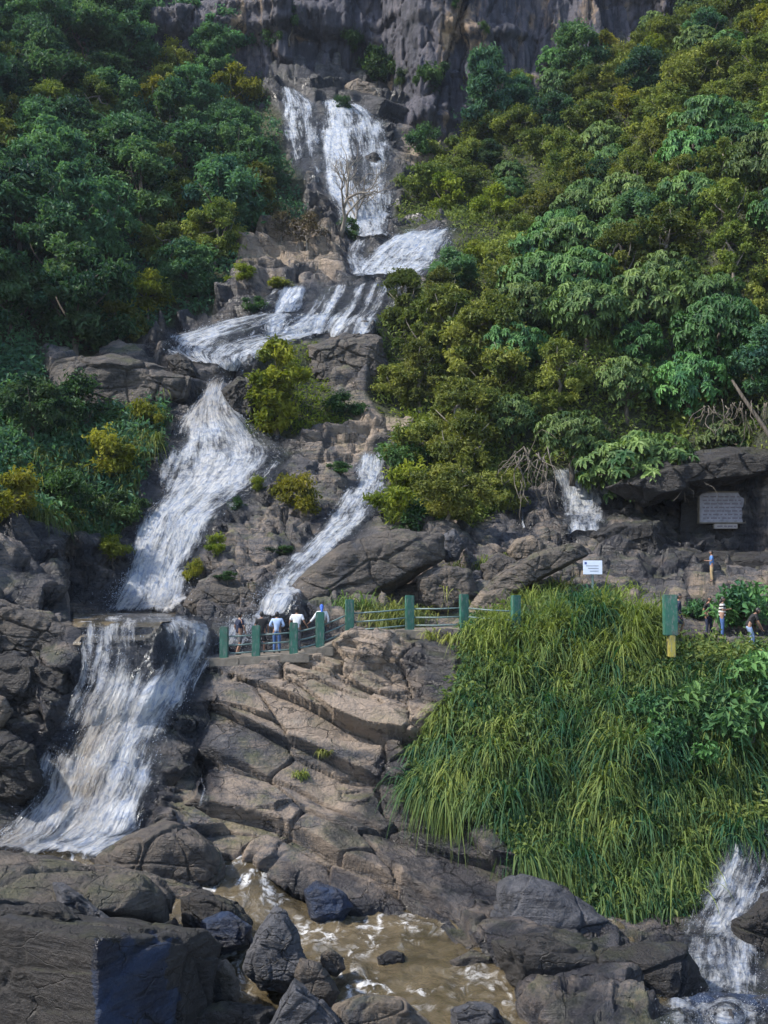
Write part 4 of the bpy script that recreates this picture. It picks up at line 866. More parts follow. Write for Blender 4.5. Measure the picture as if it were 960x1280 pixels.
def pick_left(p, px, py):
    t = random.random()
    ky = {True: .13, False: .03}[py > 60 and px > 90]
    if t > .90: return 'olive_tall', 'pale olive tree', random.uniform(.75, 1.1), 'tree', 'tree'
    if t < ky: return 'young', 'yellow green round tree', random.uniform(.8, 1.25), 'tree', 'tree'
    if t < .30: return 'forest_tall', 'tall dark green tree', random.uniform(.85, 1.2), 'tree', 'tree'
    if t < .42: return 'olive', 'dull olive tree', random.uniform(.85, 1.2), 'tree', 'tree'
    return 'forest', 'dark blue green bushy tree', random.uniform(.8, 1.4), 'tree', 'tree'
def zone_left(px, py):
    a = ['under the left cliff', 'high on left slope', 'left of main fall top', 'left of main fall middle', 'left of bare bedrock', 'above left overhanging rock'][int(np.clip((py+60)/85, 0, 5))]
    return a+(' near falls' if px > 190 else ' toward left edge')
forest(scatter(LEFTPOLY, 3.45, 9000, 60, 116, 5), pick_left, zone_left, 'trees of the dense left slope forest', lambda x, y: False)
def pick_right(p, px, py):
    t = random.random()
    if py > 380 and t < .45: return 'olive_tall', 'tall yellow green tree', random.uniform(.75, 1.05), 'tree', 'tree'
    if t < .16: return 'teal', 'blue green large leaved tree', random.uniform(.6, .9), 'tree', 'tree'
    if t < .26: return 'forest', 'dark green bushy tree', random.uniform(.6, .95), 'tree', 'tree'
    if t < .33: return 'young', 'bright yellow green tree', random.uniform(.7, 1.), 'tree', 'tree'
    return 'olive', 'low olive green tree', random.uniform(.75, 1.25), 'tree', 'tree'
def zone_right(px, py):
    if px < 640: s = ['right of main fall top', 'right of main fall middle', 'right of white step fall', 'right of sloping slab fall', 'above third fall', 'over slanted boulder'][int(np.clip((py-60)/105, 0, 5))]
    else: s = ['at top right', 'high on right slope', 'upper middle right slope', 'lower mid right slope', 'low on right slope', 'above shaded fall'][int(np.clip((py+60)/85, 0, 5))]
    return s+(' near right edge' if px > 830 else ' under cliff' if px > 640 and py < 130 else '')
forest(scatter(RIGHTPOLY, 3.5, 12000, 60, 116, 6), pick_right, zone_right, 'trees and bushes of the sunny right slope', lambda x, y: False)
def pick_teal(p, px, py):
    t = random.random()
    if t < .34: return 'teal_big', 'spreading blue green whorled tree', random.uniform(.75, 1.05), 'tree', 'tree'
    if t < .58: return 'teal', 'small blue green whorled tree', random.uniform(.75, 1.1), 'tree', 'tree'
    if t < .80: return 'olive_tall', 'slim olive tree among whorled trees', random.uniform(.75, .95), 'tree', 'tree'
    return 'forest', 'dark bushy tree among whorled trees', random.uniform(.7, .95), 'tree', 'tree'
def zone_teal(px, py):
    s = ['high on right slope', 'mid right slope', 'lower right slope', 'above plaque wall'][int(np.clip((py-200)/90, 0, 3))]
    return s+(' near right edge' if px > 830 else ' left side' if px < 720 else '')
forest(scatter(TEALPOLY, 3.15, 9000, 50, 100, 8), pick_teal, zone_teal, 'large leaved trees over the plaque wall', lambda x, y: False)

def on(px, py, dz=-.1):
    h, n = hit(px, py); h = h.copy(); h.z += dz; return h
# --- the single trees and bushes one can tell apart
yt = empty('tree', on(345, 546))
link('crown', bake('crown', crown_fine(2.35, 5.6, .3, 34, 300, .36, .25, cone=.45, lob=.34), 'leaf_young'), yt); link('trunk', trunk_mesh(4.5, .16, 1.8, .8, 4.6, 9), yt)
tag(yt, 'bright yellow green leafy tree standing alone beside the chute of the second fall', 'tree')
def bare_tree(loc, h, label, seed, mat='bark_pale'):
    r = np.random.default_rng(seed); mb = MB(); tw = MB()
    def br(p, d, l, rad, lev):
        pts = [p]; q = p.copy(); dd = d
        for _ in range(4):
            dd = unit(dd+r.normal(size=3)*.16+np.array((0, 0, .05))); q = q+dd*l/4; pts.append(q)
        (mb if lev < 2 else tw).tube(pts, np.linspace(rad, rad*.55, 5), 6 if lev < 2 else 4)
        if lev < 4:
            for k in range(3 if lev else 5):
                s = pts[r.integers(2, 5)]
                br(s, unit(dd+r.normal(size=3)*.62+np.array((0, 0, .12))), l*r.uniform(.55, .8), rad*.52, lev+1)
    br(np.array((0, 0, -.5)), np.array((.05, 0, 1.)), h*.40, h*.026, 0)
    e = empty('bare_tree', loc); mb.build('trunk', M[mat], e); tw.build('twigs', M[mat], e); tag(e, label, 'bare tree'); return e
bare_tree(on(425, 290), 8.6, 'leafless grey tree in front of the lower half of the main fall', 3)
bare_tree(on(446, 282), 7.2, 'leaning leafless grey tree close to the right side of the main fall', 9)
def one(key, px, py, wpx, label, cat='bush', name='bush', squash=1.0, where=None, dz=-.15):
    p = on(px, py, dz) if where is None else where
    if p is None: return
    base = {'shrub': 1.25, 'shrub_young': 1.25, 'broad': 1.2, 'dry': 1.5, 'young': 2.1, 'forest': 2.8, 'olive': 2.6, 'olive_tall': 2.4, 'forest_tall': 2.5, 'teal': 2.8, 'teal_big': 3.4}[key]
    sc = (wpx/2)*p[1]/F/base
    return plant(key, p, sc, label, cat, None, name, squash)
one('dry', 385, 306, 66, 'brownish half bare bush left of the leafless trees')
one('dry', 350, 296, 50, 'small dry bush at the edge of the left forest beside the main fall')
one('shrub', 438, 296, 40, 'dark green bush at the foot of the leafless trees')
one('shrub_young', 370, 640, 62, 'yellow green bush on the rock ledge between the second and third fall', squash=1.25)
one('shrub_young', 243, 728, 30, 'small yellow green bush low beside the second fall', squash=1.5)
one('shrub_young', 272, 688, 34, 'thin pale bush on the rock edge right of the second fall')
one('shrub', 424, 590, 34, 'low dark green bush on the ledge above the third fall', squash=.6)
one('shrub_young', 322, 612, 28, 'small tan green tuft of leaves on the edge of the second fall')
one('shrub', 296, 636, 22, 'tiny green bush on the lip of the rock beside the second fall')
one('shrub', 352, 690, 32, 'flat green cushion plant on the middle ledge', squash=.5)
one('shrub', 285, 722, 30, 'flat green plant on the lowest ledge near the wet boulder', squash=.5)
one('shrub', 428, 520, 50, 'dark bush under the grey brown crag', squash=.8)
one('shrub', 320, 388, 40, 'green bush at the left end of the sloping slab', squash=.7)
one('shrub_young', 350, 362, 40, 'yellow green low bush on the bare bedrock above the slab', squash=.6)
one('shrub_young', 300, 350, 40, 'grassy bush at the edge of the bare bedrock', squash=.8)
for k, (px, py, w_, key, lab) in enumerate([(510, 640, 90, 'shrub_young', 'yellow green bush hanging over the third fall'), (560, 650, 110, 'olive', 'broad yellow green bush on top of the slanted boulder'), (620, 640, 90, 'olive', 'yellow green bush left of the hanging roots'),
     (500, 590, 80, 'shrub', 'grey green bush beside the top of the third fall'), (575, 590, 100, 'olive_tall', 'leaning yellow green tree over the slanted boulder'), (640, 560, 90, 'teal', 'blue green bush above the hanging roots'), (520, 670, 60, 'shrub', 'dark green bush at the left foot of the boulder bushes'),
     (560, 480, 110, 'olive_tall', 'tall olive tree right of the crag'), (500, 500, 80, 'olive', 'olive bush beside the crag'), (610, 490, 110, 'olive_tall', 'tall pale olive tree in the middle of the right bank')]):
    one(key, px, py, w_, lab, 'bush' if 'bush' in lab else 'tree', 'bush' if 'bush' in lab else 'tree')
# the tree whose branches hang over the shaded fall
one('teal_big', 800, 575, 185, 'big blue green tree with whorled leaves hanging over the shaded fall', 'tree', 'tree', .8, Vector(at(800, 655, 62)))
one('teal', 720, 545, 110, 'blue green tree left of the one hanging over the shaded fall', 'tree', 'tree', .9, Vector(at(715, 590, 63)))
one('teal', 905, 560, 120, 'blue green tree above the inscribed plaque', 'tree', 'tree', .8, Vector(at(915, 600, 64)))
# cliff plants
for k, (px, py, w_, lab) in enumerate([(438, 60, 34, 'small green bush high on the cliff above the main fall'), (468, 104, 56, 'dark bush on the cliff ledge right above the main fall'), (540, 112, 46, 'upright bush on the cliff right of the main fall'), (503, 108, 26, 'little bush between two larger ones on the cliff'),
     (605, 42, 18, 'tiny bush alone high on the bare cliff'), (530, 198, 46, 'dark bush at the cliff foot beside the right trickle'), (566, 12, 20, 'tiny bush at the top of the cliff'), (430, 140, 24, 'yellow green tuft on the rim of the main fall'), (362, 40, 40, 'bush on the cliff left of the main fall'), (340, 62, 40, 'dark bush at the left end of the cliff')]):
    h = CBV.ray_cast(O0, ray(px, py))[0]; h2 = hit(px, py)[0]
    if h2 is not None and (h is None or h2.length < h.length): h = h2
    one('shrub', px, py, w_, lab, 'bush', 'bush', 1.2, h)
one('forest_tall', 722, 120, 70, 'dark green tree standing alone against the cliff foot', 'tree', 'tree', 1.0)
one('forest_tall', 610, 190, 80, 'tall green tree at the cliff corner right of the main fall', 'tree', 'tree', 1.2)
# bushes on the left bank
for k, (px, py, w_, key, lab) in enumerate([(40, 560, 100, 'forest', 'dark bush at the left edge below the overhanging rock'), (120, 600, 90, 'shrub_young', 'yellow green bush in the middle of the left bank'), (70, 650, 90, 'shrub', 'dark green bush low on the left bank'), (150, 660, 70, 'shrub', 'green bush beside the second fall on the left bank'),
     (20, 640, 80, 'shrub_young', 'yellowish bush low at the left edge'), (180, 540, 60, 'shrub_young', 'grassy bush right below the overhanging rock'), (100, 540, 90, 'shrub', 'feathery dark bush under the overhanging rock'), (140, 700, 50, 'shrub_young', 'small yellow bush at the foot of the left bank')]):
    one(key, px, py, w_, lab)
# leafy plants at the right of the grass mound
for k, (px, py, w_, lab) in enumerate([(932, 780, 84, 'leafy plant behind the people at the right'), (868, 768, 34, 'small leafy plant between the green post and the people'), (948, 868, 90, 'blue green leafy plant at the right edge below the path'), (985, 905, 110, 'broad leafy plant at the right edge of the grass mound'), (872, 905, 90, 'leafy plant in the upper right of the grass mound'),
     (930, 930, 110, 'large leaved plant low at the right edge of the grass'), (850, 950, 90, 'leafy plant in the middle right of the grass mound'), (890, 910, 80, 'pale leafy plant amid the right side of the grass'), (800, 900, 60, 'single leafy plant sticking out of the middle of the grass'), (770, 1010, 50, 'small leafy plant low in the grass mound')]):
    one('broad', px, py, w_, lab, 'plant', 'leafy_plant')

# --- undergrowth between the trees
def undergrowth(name, polys, n, mat, L, seed, hgt=.5, ymin=20, per=6):
    r = np.random.default_rng(seed); Pp = TP.reshape(-1, 3); px, py = project(Pp)
    ok = np.zeros(len(Pp), bool)
    for p in polys: ok |= inpoly(px, py, p)
    ok &= (TVEG.ravel() > .45) & (Pp[:, 1] > ymin)
    idx = r.choice(np.nonzero(ok)[0], n); C = Pp[idx]+r.normal(size=(n, 3))*.12
    C[:, 2] += r.uniform(0, hgt, n)
    C = np.repeat(C, per, 0)+r.normal(size=(n*per, 3))*L*.55; m = len(C)
    D = unit(r.normal(size=(m, 3))+np.array((0, -.2, -.1))); Nn = unit(r.normal(size=(m, 3))*.6+np.array((0, -.5, .9)))
    tint = np.clip(.45+.30*fbm(C*.22, 3)+r.normal(0, .17, m), 0, 1); ll = L*r.uniform(.6, 1.3, m)
    o = link(name, bake(name, leaves(C, D, Nn, ll, ll*.48, tint), mat)); tag(o, kind='stuff'); return o
tag(undergrowth('undergrowth', [VEG[0]], 16000, 'leaf_forest', .38, 21, .8), 'low dark undergrowth covering the left slope between the trees', 'undergrowth')
tag(undergrowth('undergrowth', [VEG[1]], 20000, 'leaf_olive', .34, 22, .8), 'low olive undergrowth covering the right slope between the trees', 'undergrowth')
tag(undergrowth('undergrowth', [VEG[2]], 9000, 'grass', .24, 23, .45), 'small leaves and weeds growing under the tall grass mound', 'undergrowth')
tag(undergrowth('undergrowth', [VEG[3], [(440, 510), (560, 520), (560, 580), (470, 570)]], 900, 'leaf_young', .25, 24, .3), 'patchy low weeds around the crag in the middle', 'undergrowth')

# --- grass
def blades(bases, nrm, L, tint, r, per, spread=.22, width=.035, bias=None, droop=1.0, seg=6):
    n = len(bases)*per
    b = np.repeat(bases, per, 0)+r.normal(size=(n, 3))*spread*np.array((1, 1, .35)); nn = np.repeat(nrm, per, 0); l = np.repeat(L, per)*r.uniform(.55, 1.2, n)
    az = r.uniform(0, 2*pi, n); o = np.stack([np.cos(az), np.sin(az), 0*az], -1)*r.uniform(.25, 1.0, n)[:, None]+nn*np.array((1, 1, 0))*.45
    v = r.uniform(.95, 1.45, n); g = r.uniform(.85, 1.55, n)*droop
    s = np.linspace(0, 1, seg)
    path = b[:, None]+l[:, None, None]*(o[:, None]*(s[None, :, None]*.62)+np.array((0, 0, 1.))*(v[:, None]*s-g[:, None]*s**2)[..., None])
    T = unit(np.gradient(path, axis=1)); S = unit(np.cross(T, np.array((0, 0, 1.))+.2*r.normal(size=(n, 1, 3))))
    w = width*r.uniform(.6, 1.3, n)[:, None]*(np.array([.55, .9, 1, .85, .55, .06]) if seg == 6 else np.linspace(1, .05, seg))[None]
    V = np.stack([path-S*w[..., None]*.5, path+S*w[..., None]*.5], 2).reshape(-1, 3)
    k = np.arange(n)[:, None]*seg*2+np.arange(seg-1)[None]*2
    Q = np.stack([k, k+1, k+3, k+2], -1).reshape(-1, 4)
    t = np.clip(np.repeat(tint, per)+r.normal(0, .15, n), 0, 1)
    return V, Q, np.repeat(t, seg*2)
def ground_pts(poly, n, r, minveg=.5, ymin=20, ymax=80):
    Pp = TP.reshape(-1, 3); px, py = project(Pp)
    ok = inpoly(px, py, poly) & (TVEG.ravel() > minveg) & (Pp[:, 1] > ymin) & (Pp[:, 1] < ymax)
    idx = r.choice(np.nonzero(ok)[0], n)
    du = np.gradient(TP, axis=1); dv = np.gradient(TP, axis=0); N_ = unit(np.cross(du, dv)).reshape(-1, 3)
    return Pp[idx], N_[idx]
def grass_stuff(name, specs, mat, label):
    parts = []
    for (poly, n, per, L, tm, ts, seed, wd, dr) in specs:
        r = np.random.default_rng(seed); b, nn = ground_pts(poly, n, r)
        tint = np.clip(tm+ts*fbm(b*.55, 3)+r.normal(0, .10, n), 0, 1)
        parts.append(blades(b, nn, L*r.uniform(.55, 1.35, n), tint, r, per, .10, wd, None, dr))
    o = link(name, bake(name, join(parts), mat)); tag(o, label, 'grass', None, 'stuff'); return o
MOUND = [(598, 775), (640, 742), (760, 742), (826, 770), (832, 842), (960, 850), (1000, 1060), (905, 1064), (870, 1145), (760, 1165), (640, 1095), (600, 1040), (502, 1000), (512, 930), (562, 868), (568, 800)]
grass_stuff('tall_grass', [(MOUND, 470, 52, 1.3, .40, 1.0, 31, .047, 1.0), (MOUND, 150, 34, .8, .9, .3, 35, .036, .9), (MOUND, 75, 95, 2.1, .22, .7, 38, .046, .95), ([(600, 745), (825, 750), (825, 830), (580, 860)], 170, 46, 1.35, .70, .4, 32, .038, .70), ([(500, 930), (760, 1000), (960, 960), (960, 1070), (760, 1165), (640, 1095), (510, 1000)], 200, 42, 1.3, .40, .7, 33, .040, 1.3), ([(640, 1060), (760, 1090), (880, 1060), (870, 1130), (760, 1165), (640, 1100)], 90, 46, 2.0, .45, .7, 36, .042, 1.7), ([(500, 960), (560, 930), (600, 1040), (520, 1010)], 60, 46, 1.7, .40, .7, 37, .042, 1.5)], 'grass', 'tall drooping grass covering the mound in front of the path')
grass_stuff('bank_grass', [([(0, 500), (215, 500), (190, 600), (150, 690), (100, 675), (0, 650)], 380, 30, 1.5, .40, .5, 34, .06, 1.2)], 'grass_bank', 'long grass hanging down the left bank beside the second fall')
def tuft(px, py, hpx, label, tm=.6, n=5, per=44):
    p = on(px, py, 0); r = np.random.default_rng(int(px*7+py)); L = hpx*p.y/F*1.15
    b = r.normal(size=(n, 3))*np.array((.28, .2, .03))*L; b[:, 2] -= .1*L
    o = link('grass_tuft', bake('grass_tuft', blades(b, np.tile((0, -.3, .6), (n, 1)), np.full(n, L), np.full(n, tm), r, per, .10*L, .045), 'grass')); o.location = p
    tag(o, label, 'grass tuft', 'grass tufts on the rocks')
for a in [(470, 775, 58, 'tall grass tuft behind the railing left of its middle post', .5, 9, 60), (440, 760, 40, 'grass tuft growing at the foot of the slanted boulder', .5), (515, 768, 40, 'brownish grass tuft behind the fourth railing gap', .8), (602, 712, 38, 'round grass tuft between the rocks left of the tilted slab', .55), (652, 702, 26, 'yellow grass tuft on the tilted slab', .9),
          (572, 745, 40, 'yellowish grass tuft beside the pale rock behind the railing', .8), (405, 940, 14, 'tiny moss green tuft on the layered outcrop', .7), (376, 970, 14, 'small flat grass tuft in a crack of the layered outcrop', .7), (600, 800, 44, 'dry grass tuft in front of the last railing gap', .9), (560, 800, 30, 'dry grass tuft below the railing kerb', .9), (700, 740, 40, 'dry grass tuft left of the white sign', .9), (770, 745, 40, 'dry grass tuft right of the white sign', .95)]: tuft(*a)

# --- roots, leaning trunk
def roots(px, py, Y, wpx, hpx, n, label, seed):
    r = np.random.default_rng(seed); o0 = at(px, py, Y); s = Y/F; mb = MB()
    for k in range(n):
        p = np.array(((r.random()-.5)*wpx*s, r.normal()*.4, r.uniform(-.15, .1)*hpx*s)); pts = [p]; d = np.array((r.normal()*.5, r.normal()*.3, -1.)); l = hpx*s*r.uniform(.4, 1.1)
        for _ in range(7):
            d = unit(d+r.normal(size=3)*.45+np.array((0, 0, -.25))); pts.append(pts[-1]+d*l/7)
        mb.tube(pts, np.linspace(.035, .012, 8)*r.uniform(.5, 1.3), 5)
    o = mb.build('hanging_roots', M['root']); o.location = o0; tag(o, label, 'roots')
roots(664, 565, 59.5, 44, 90, 26, 'tangle of pale dry roots hanging left of the shaded fall', 2)
roots(850, 575, 60, 26, 80, 18, 'pale dry creeper hanging left of the inscribed plaque', 4)
roots(925, 505, 61, 90, 60, 26, 'web of dry brown roots under the trees at the right edge', 5)
mb = MB(); a = at(985, 585, 59); b = at(915, 475, 61); mb.tube([a, a*.6+b*.4+np.array((0, 0, .2)), a*.2+b*.8, b], [.13, .12, .10, .07], 10)
o = mb.build('leaning_trunk', M['bark']); tag(o, 'pale bare trunk leaning out of the bushes at the right edge', 'tree trunk')
# ------------------------------------------------------------------ path, railing, signs
def build_path():
    n = 120; xs = np.linspace(PATHL[0, 0], PATHL[-1, 0], n); y0 = np.interp(xs, PATHL[:, 0], PATHL[:, 1])-.22; z = np.interp(xs, PATHL[:, 0], PATHL[:, 2])-.005
    z = z+.015*fbm(np.stack([xs*2, 0*xs, 0*xs], -1), 3)
    prof = [(0, -.35), (0, -.03), (.03, 0), (1.2, 0), (2.42, 0), (2.45, -.03), (2.45, -.35)]
    V = np.stack([np.stack([xs, y0+a, z+b], -1) for a, b in prof], 1)
    V[..., 1] += .04*fbm(V*1.5, 2)
    o = link('path', mesh_np('path', V, gridfaces(n, len(prof)), M['concrete'], False)); tag(o, kind='structure')
build_path()
def pathz(X): return float(np.interp(X, PATHL[:, 0], PATHL[:, 2]))
rail = empty('railing', tuple(POSTW[3])); tag(rail, 'green painted post and pipe railing along the edge of the path', 'railing')
hts = [1.2, 1.18, 1.2, 1.38, 1.38, 1.36, 1.36, 1.45]
def local(p): return np.asarray(p)-POSTW[3]
for i, p in enumerate(POSTW):
    c = local(p)
    mb = MB(); mb.box((c[0], c[1], c[2]+hts[i]/2-.05), (.33, .28, hts[i]+.1), .03, .05*i); mb.build('post', M['green_paint'], rail, False)
    mb = MB(); mb.box((c[0]+.05*(-1)**i, c[1], c[2]-.17), (1.15, .55, .33), .03, .02*i); mb.build('footing', M['concrete'], rail, False)
for i in range(len(POSTW)-1):
    a, b = local(POSTW[i]), local(POSTW[i+1])
    for h in (.82, .48, .17):
        mb = MB(); mb.tube([a+(0, 0, h), (a+b)/2+(0, 0, h-.02), b+(0, 0, h)], [.032]*3, 8); mb.build('rail', M['pipe'], rail)
# the wide post at the right end of the grass
pw = at(838, 794, 40.6)
gp = empty('post', tuple(pw)); tag(gp, 'wide blue green post standing above the grass beside the people at the right', 'post')
mb = MB(); mb.box((0, 0, .74), (.48, .40, 1.50), .03); mb.build('shaft', M['green_paint'], gp, False)
mb = MB(); mb.box((.02, -.02, -.40), (.24, .42, .8), .03); mb.build('base', M['yellow_paint'], gp, False)
# white notice board
sp = at(741, 718, 46.0); g = drop(sp[0], sp[1])
M['white_board'] = plain('white_board', (.62, .68, .80), .5, .06); M['ink'] = plain('dark_ink', (.10, .10, .14), .7, .1); M['blue_ink'] = plain('blue_ink', (.05, .09, .3), .7, .1)
sg = empty('sign', (sp[0], sp[1], g.z)); tag(sg, 'small white notice board on a post at the foot of the dark rocks', 'sign')
z0 = sp[2]-g.z
mb = MB(); mb.box((0, 0, z0+.29), (.80, .04, .58), .01); mb.build('board', M['white_board'], sg, False)
mb = MB(); mb.box((0, .06, (z0+.55)/2-.2), (.09, .07, z0+.95), .01); mb.build('post', M['pipe'], sg, False)
mb = MB(); mb.box((-.30, -.024, z0+.47), (.09, .006, .09)); mb.build('emblem', M['blue_ink'], sg, False)
mb = MB()
for k in range(3): mb.box((.04*k-.02, -.024, z0+.36-.11*k), (.52-.08*k, .006, .018))
mb.build('lettering', M['ink'], sg, False)
# big inscribed plaque
fb = [o for o in COL.objects if o.name.startswith('boulder') and 'carries the big' in o.get('label', '')][0]
V = np.empty(len(fb.data.vertices)*3, np.float32); fb.data.vertices.foreach_get('co', V); V = V.reshape(-1, 3)+np.array(fb.location)
qx, qy = project(V); m = inpoly(qx, qy, [(872, 612), (932, 612), (932, 662), (872, 662)])
PY = float(np.percentile(V[m][:, 1], 2))-.22
def plaque(px0, py0, px1, py1, name, label, rows, seed, stone):
    a = at(px0, py1, PY); b = at(px1, py0, PY); c = (a+b)/2; w = b[0]-a[0]; h = b[2]-a[2]; r = random.Random(seed)
    e = empty(name, tuple(c)); tag(e, label, 'plaque')
    mb = MB(); mb.box((0, 0, 0), (w, .30, h), .02); mb.build('slab', M[stone], e, False)
    mb = MB()
    for k in range(rows):
        z = h*.42-h*.84*(k+.5)/rows; x = -w*.44+r.uniform(0, .1)
        while x < w*.42:
            l = r.uniform(.10, .34); l = min(l, w*.44-x)
            if l < .05: break
            mb.box((x+l/2, -.153, z), (l, .008, h*.30/rows)); x += l+r.uniform(.05, .12)
    mb.build('lettering', M['ink2'], e, False)
    if rows > 3:
        mb = MB()
        for s in (-1, 1): mb.box((0, -.02, s*(h/2+.035)), (w+.14, .36, .07), .01); mb.box((s*(w/2+.035), -.02, 0), (.07, .36, h), .01)
        mb.build('frame', M['concrete'], e, False)
M['plaque_stone'] = plain('plaque_stone', (.25, .245, .285), .7, .3, 5, .2); M['plaque_strip'] = plain('pale_strip', (.30, .27, .26), .7, .25, 5); M['ink2'] = plain('faded_lettering', (.15, .13, .16), .8, .2)
plaque(874, 616, 929, 653, 'plaque', 'large pale inscribed stone plaque fixed to the dark rock face', 7, 5, 'plaque_stone')
plaque(892, 655, 921, 661, 'plaque', 'narrow pale strip plaque fixed below the large inscribed plaque', 1, 6, 'plaque_strip')

# ------------------------------------------------------------------ people
def cloth(name, col): M[name] = plain(name, col, .85, .18, 14, .2); return name
M['skin'] = plain('skin', (.23, .125, .08), .55, .1, 6); M['hair'] = plain('hair', (.012, .010, .010), .5, .2, 20)
for nm_, c_ in (('navy_cloth', (.012, .018, .045)), ('black_cloth', (.012, .012, .014)), ('lightblue_cloth', (.33, .43, .62)), ('denim', (.045, .10, .24)), ('light_denim', (.20, .27, .42)), ('white_cloth', (.62, .63, .66)), ('khaki_cloth', (.30, .22, .12)), ('blue_cloth', (.07, .17, .40)), ('headscarf_blue', (.05, .13, .50)), ('grey_cloth', (.10, .10, .11)), ('shoe', (.03, .028, .03))): cloth(nm_, c_)
def striped():
    N = NT('striped_cloth'); tc = N.n('TexCoord').outputs['Object']; z = N.n('SeparateXYZ', i_0=tc).outputs[2]
    f = N.math('GREATER_THAN', N.math('FRACT', N.math('MULTIPLY', z, 7.)), .5)
    M['striped_cloth'] = N.done(N.pr(N.mix(f, (.02, .02, .022), (.62, .60, .58)), .85))
striped()
def skin(verts, edges, radii, root=0, sub=2):
    me = bpy.data.meshes.new('tmp'); me.from_pydata([tuple(v) for v in verts], edges, []); ob = bpy.data.objects.new('tmp', me); COL.objects.link(ob)
    md = ob.modifiers.new('s', 'SKIN'); md.use_smooth_shade = True
    if not me.skin_vertices: me.skin_vertices.new()
    for i, r in enumerate(radii):
        sv = me.skin_vertices[0].data[i]; sv.radius = r if isinstance(r, tuple) else (r, r); sv.use_root = (i == root)
    ob.modifiers.new('d', 'SUBSURF').levels = sub
    dg = bpy.context.evaluated_depsgraph_get(); dg.update(); res = bpy.data.meshes.new_from_object(ob.evaluated_get(dg))
    V = np.array([v.co for v in res.vertices]); Q = [list(p.vertices) for p in res.polygons if len(p.vertices) == 4]; T = [list(p.vertices) for p in res.polygons if len(p.vertices) == 3]
    bpy.data.objects.remove(ob); bpy.data.meshes.remove(me); bpy.data.meshes.remove(res)
    return V, np.array(Q), (np.array(T) if T else None)
def ball(c, s, sub=3, cut=None):
    bm = bmesh.new(); bmesh.ops.create_icosphere(bm, subdivisions=sub, radius=1); V = np.array([v.co for v in bm.verts]); T = np.array([[v.index for v in f.verts] for f in bm.faces]); bm.free()
    if cut is not None: T = T[[cut(V[t].mean(0)) for t in T]]
    return V*np.array(s)+np.array(c), None, T
def person(label, loc, heading, H=1.68, lean=0.0, arms=None, legs=None, top='navy_cloth', bottom='denim', sleeve='short', leglen='long', skirt=False, scarf=None, head_turn=0.0, hairlong=False, back=0.0):
    """joints in metres for a 1.70 m figure: x forward, y left, z up. arms/legs: (elbow, wrist)/(knee, ankle) per side L,R"""
    k = H/1.70
    e = empty('person', loc); e.rotation_euler = (0, 0, heading); e.scale = (k, k, k); tag(e, label, 'person')
    hip = np.array((0, 0, .92)); fl = lambda t, s: hip+np.array((sin(lean)*t, s, cos(lean)*t))
    arms = arms or [((-.03, .27, 1.13), (.05, .27, .90)), ((-.03, -.27, 1.13), (.05, -.27, .90))]
    legs = legs or [((.03, .10, .49), (-.02, .11, .08)), ((.02, -.10, .49), (.0, -.11, .08))]
    pelvis = hip; spine = fl(.20, 0); chest = fl(.38, 0); neck = fl(.54, 0); hb = fl(.60, 0)+np.array((.015, 0, 0)); head = fl(.69, 0)+np.array((.025, 0, 0))
    v = [pelvis, spine, chest, neck, hb]; ed = [(0, 1), (1, 2), (2, 3), (3, 4)]; rd = [(.115, .15), (.095, .135), (.11, .165), (.055, .06), (.05, .05)]
    mbody = []
    for s, (kn, an) in zip((1, -1), legs):
        i = len(v); v += [hip+np.array((0, s*.095, -.04)), np.array(kn)*.5+(hip+np.array((0, s*.095, 0)))*.5, np.array(kn), np.array(kn)*.55+np.array(an)*.45, np.array(an), np.array(an)+np.array((.13, s*.02, -.045))]
        ed += [(0, i), (i, i+1), (i+1, i+2), (i+2, i+3), (i+3, i+4), (i+4, i+5)]; rd += [.09, .075, .055, .055, .036, .035]
    for s, (el, wr) in zip((1, -1), arms):
        i = len(v); sh = fl(.47, s*.185); el = np.array(el); wr = np.array(wr); d = unit(wr-el)
        v += [sh, (sh+el)/2, el, (el+wr)/2, wr, wr+d*.06]; ed += [(2, i), (i, i+1), (i+1, i+2), (i+2, i+3), (i+3, i+4), (i+4, i+5)]; rd += [.055, .047, .038, .034, .024, (.036, .02)]
    mb = MB(); mb.add(*skin(v, ed, rd))
    hd = unit(np.array((cos(head_turn), sin(head_turn), 0)))
    V, _, T = ball((0, 0, 0), (.088, .072, .112)); 
    V[:, 0] *= 1+.10*(V[:, 2] > 0)-.10*(V[:, 2] < -.05); V[:, 1] *= np.where(V[:, 2] < -.03, 1+V[:, 2]*2.2, 1)
    nose = np.exp(-((V[:, 1])/.016)**2-((V[:, 2]+.015)/.022)**2)*(V[:, 0] > .03); V[:, 0] += nose*.02
    eye = np.exp(-((np.abs(V[:, 1])-.03)/.014)**2-((V[:, 2]-.012)/.012)**2)*(V[:, 0] > .03); V[:, 0] -= eye*.008
    c_, s_ = cos(head_turn), sin(head_turn); Rm = np.array(((c_, -s_, 0), (s_, c_, 0), (0, 0, 1)))
    mb.add(V @ Rm.T+head, None, T)
    for s in (1, -1): mb.add(*ball(Rm @ np.array((-.005, s*.078, 0))+head, (.02, .010, .03), 2))
    for s, (el, wr) in zip((1, -1), arms):
        el = np.array(el); wr = np.array(wr); d = unit(wr-el); sd_ = unit(np.cross(d, (0, 0, 1.)+.3*np.array((1, 0, 0)))); nn = np.cross(sd_, d)
        for q, (off, ln) in enumerate(((-.03, .06), (-.01, .075), (.01, .07), (.03, .055))):
            b = wr+d*.085+sd_*off; mb.tube([b, b+d*ln*.5+nn*.006, b+d*ln+nn*.022*1], [.0095, .009, .007], 6)
        b = wr+d*.04+sd_*(-.035); mb.tube([b, b+d*.025-sd_*.02, b+d*.055-sd_*.028], [.011, .010, .008], 6)
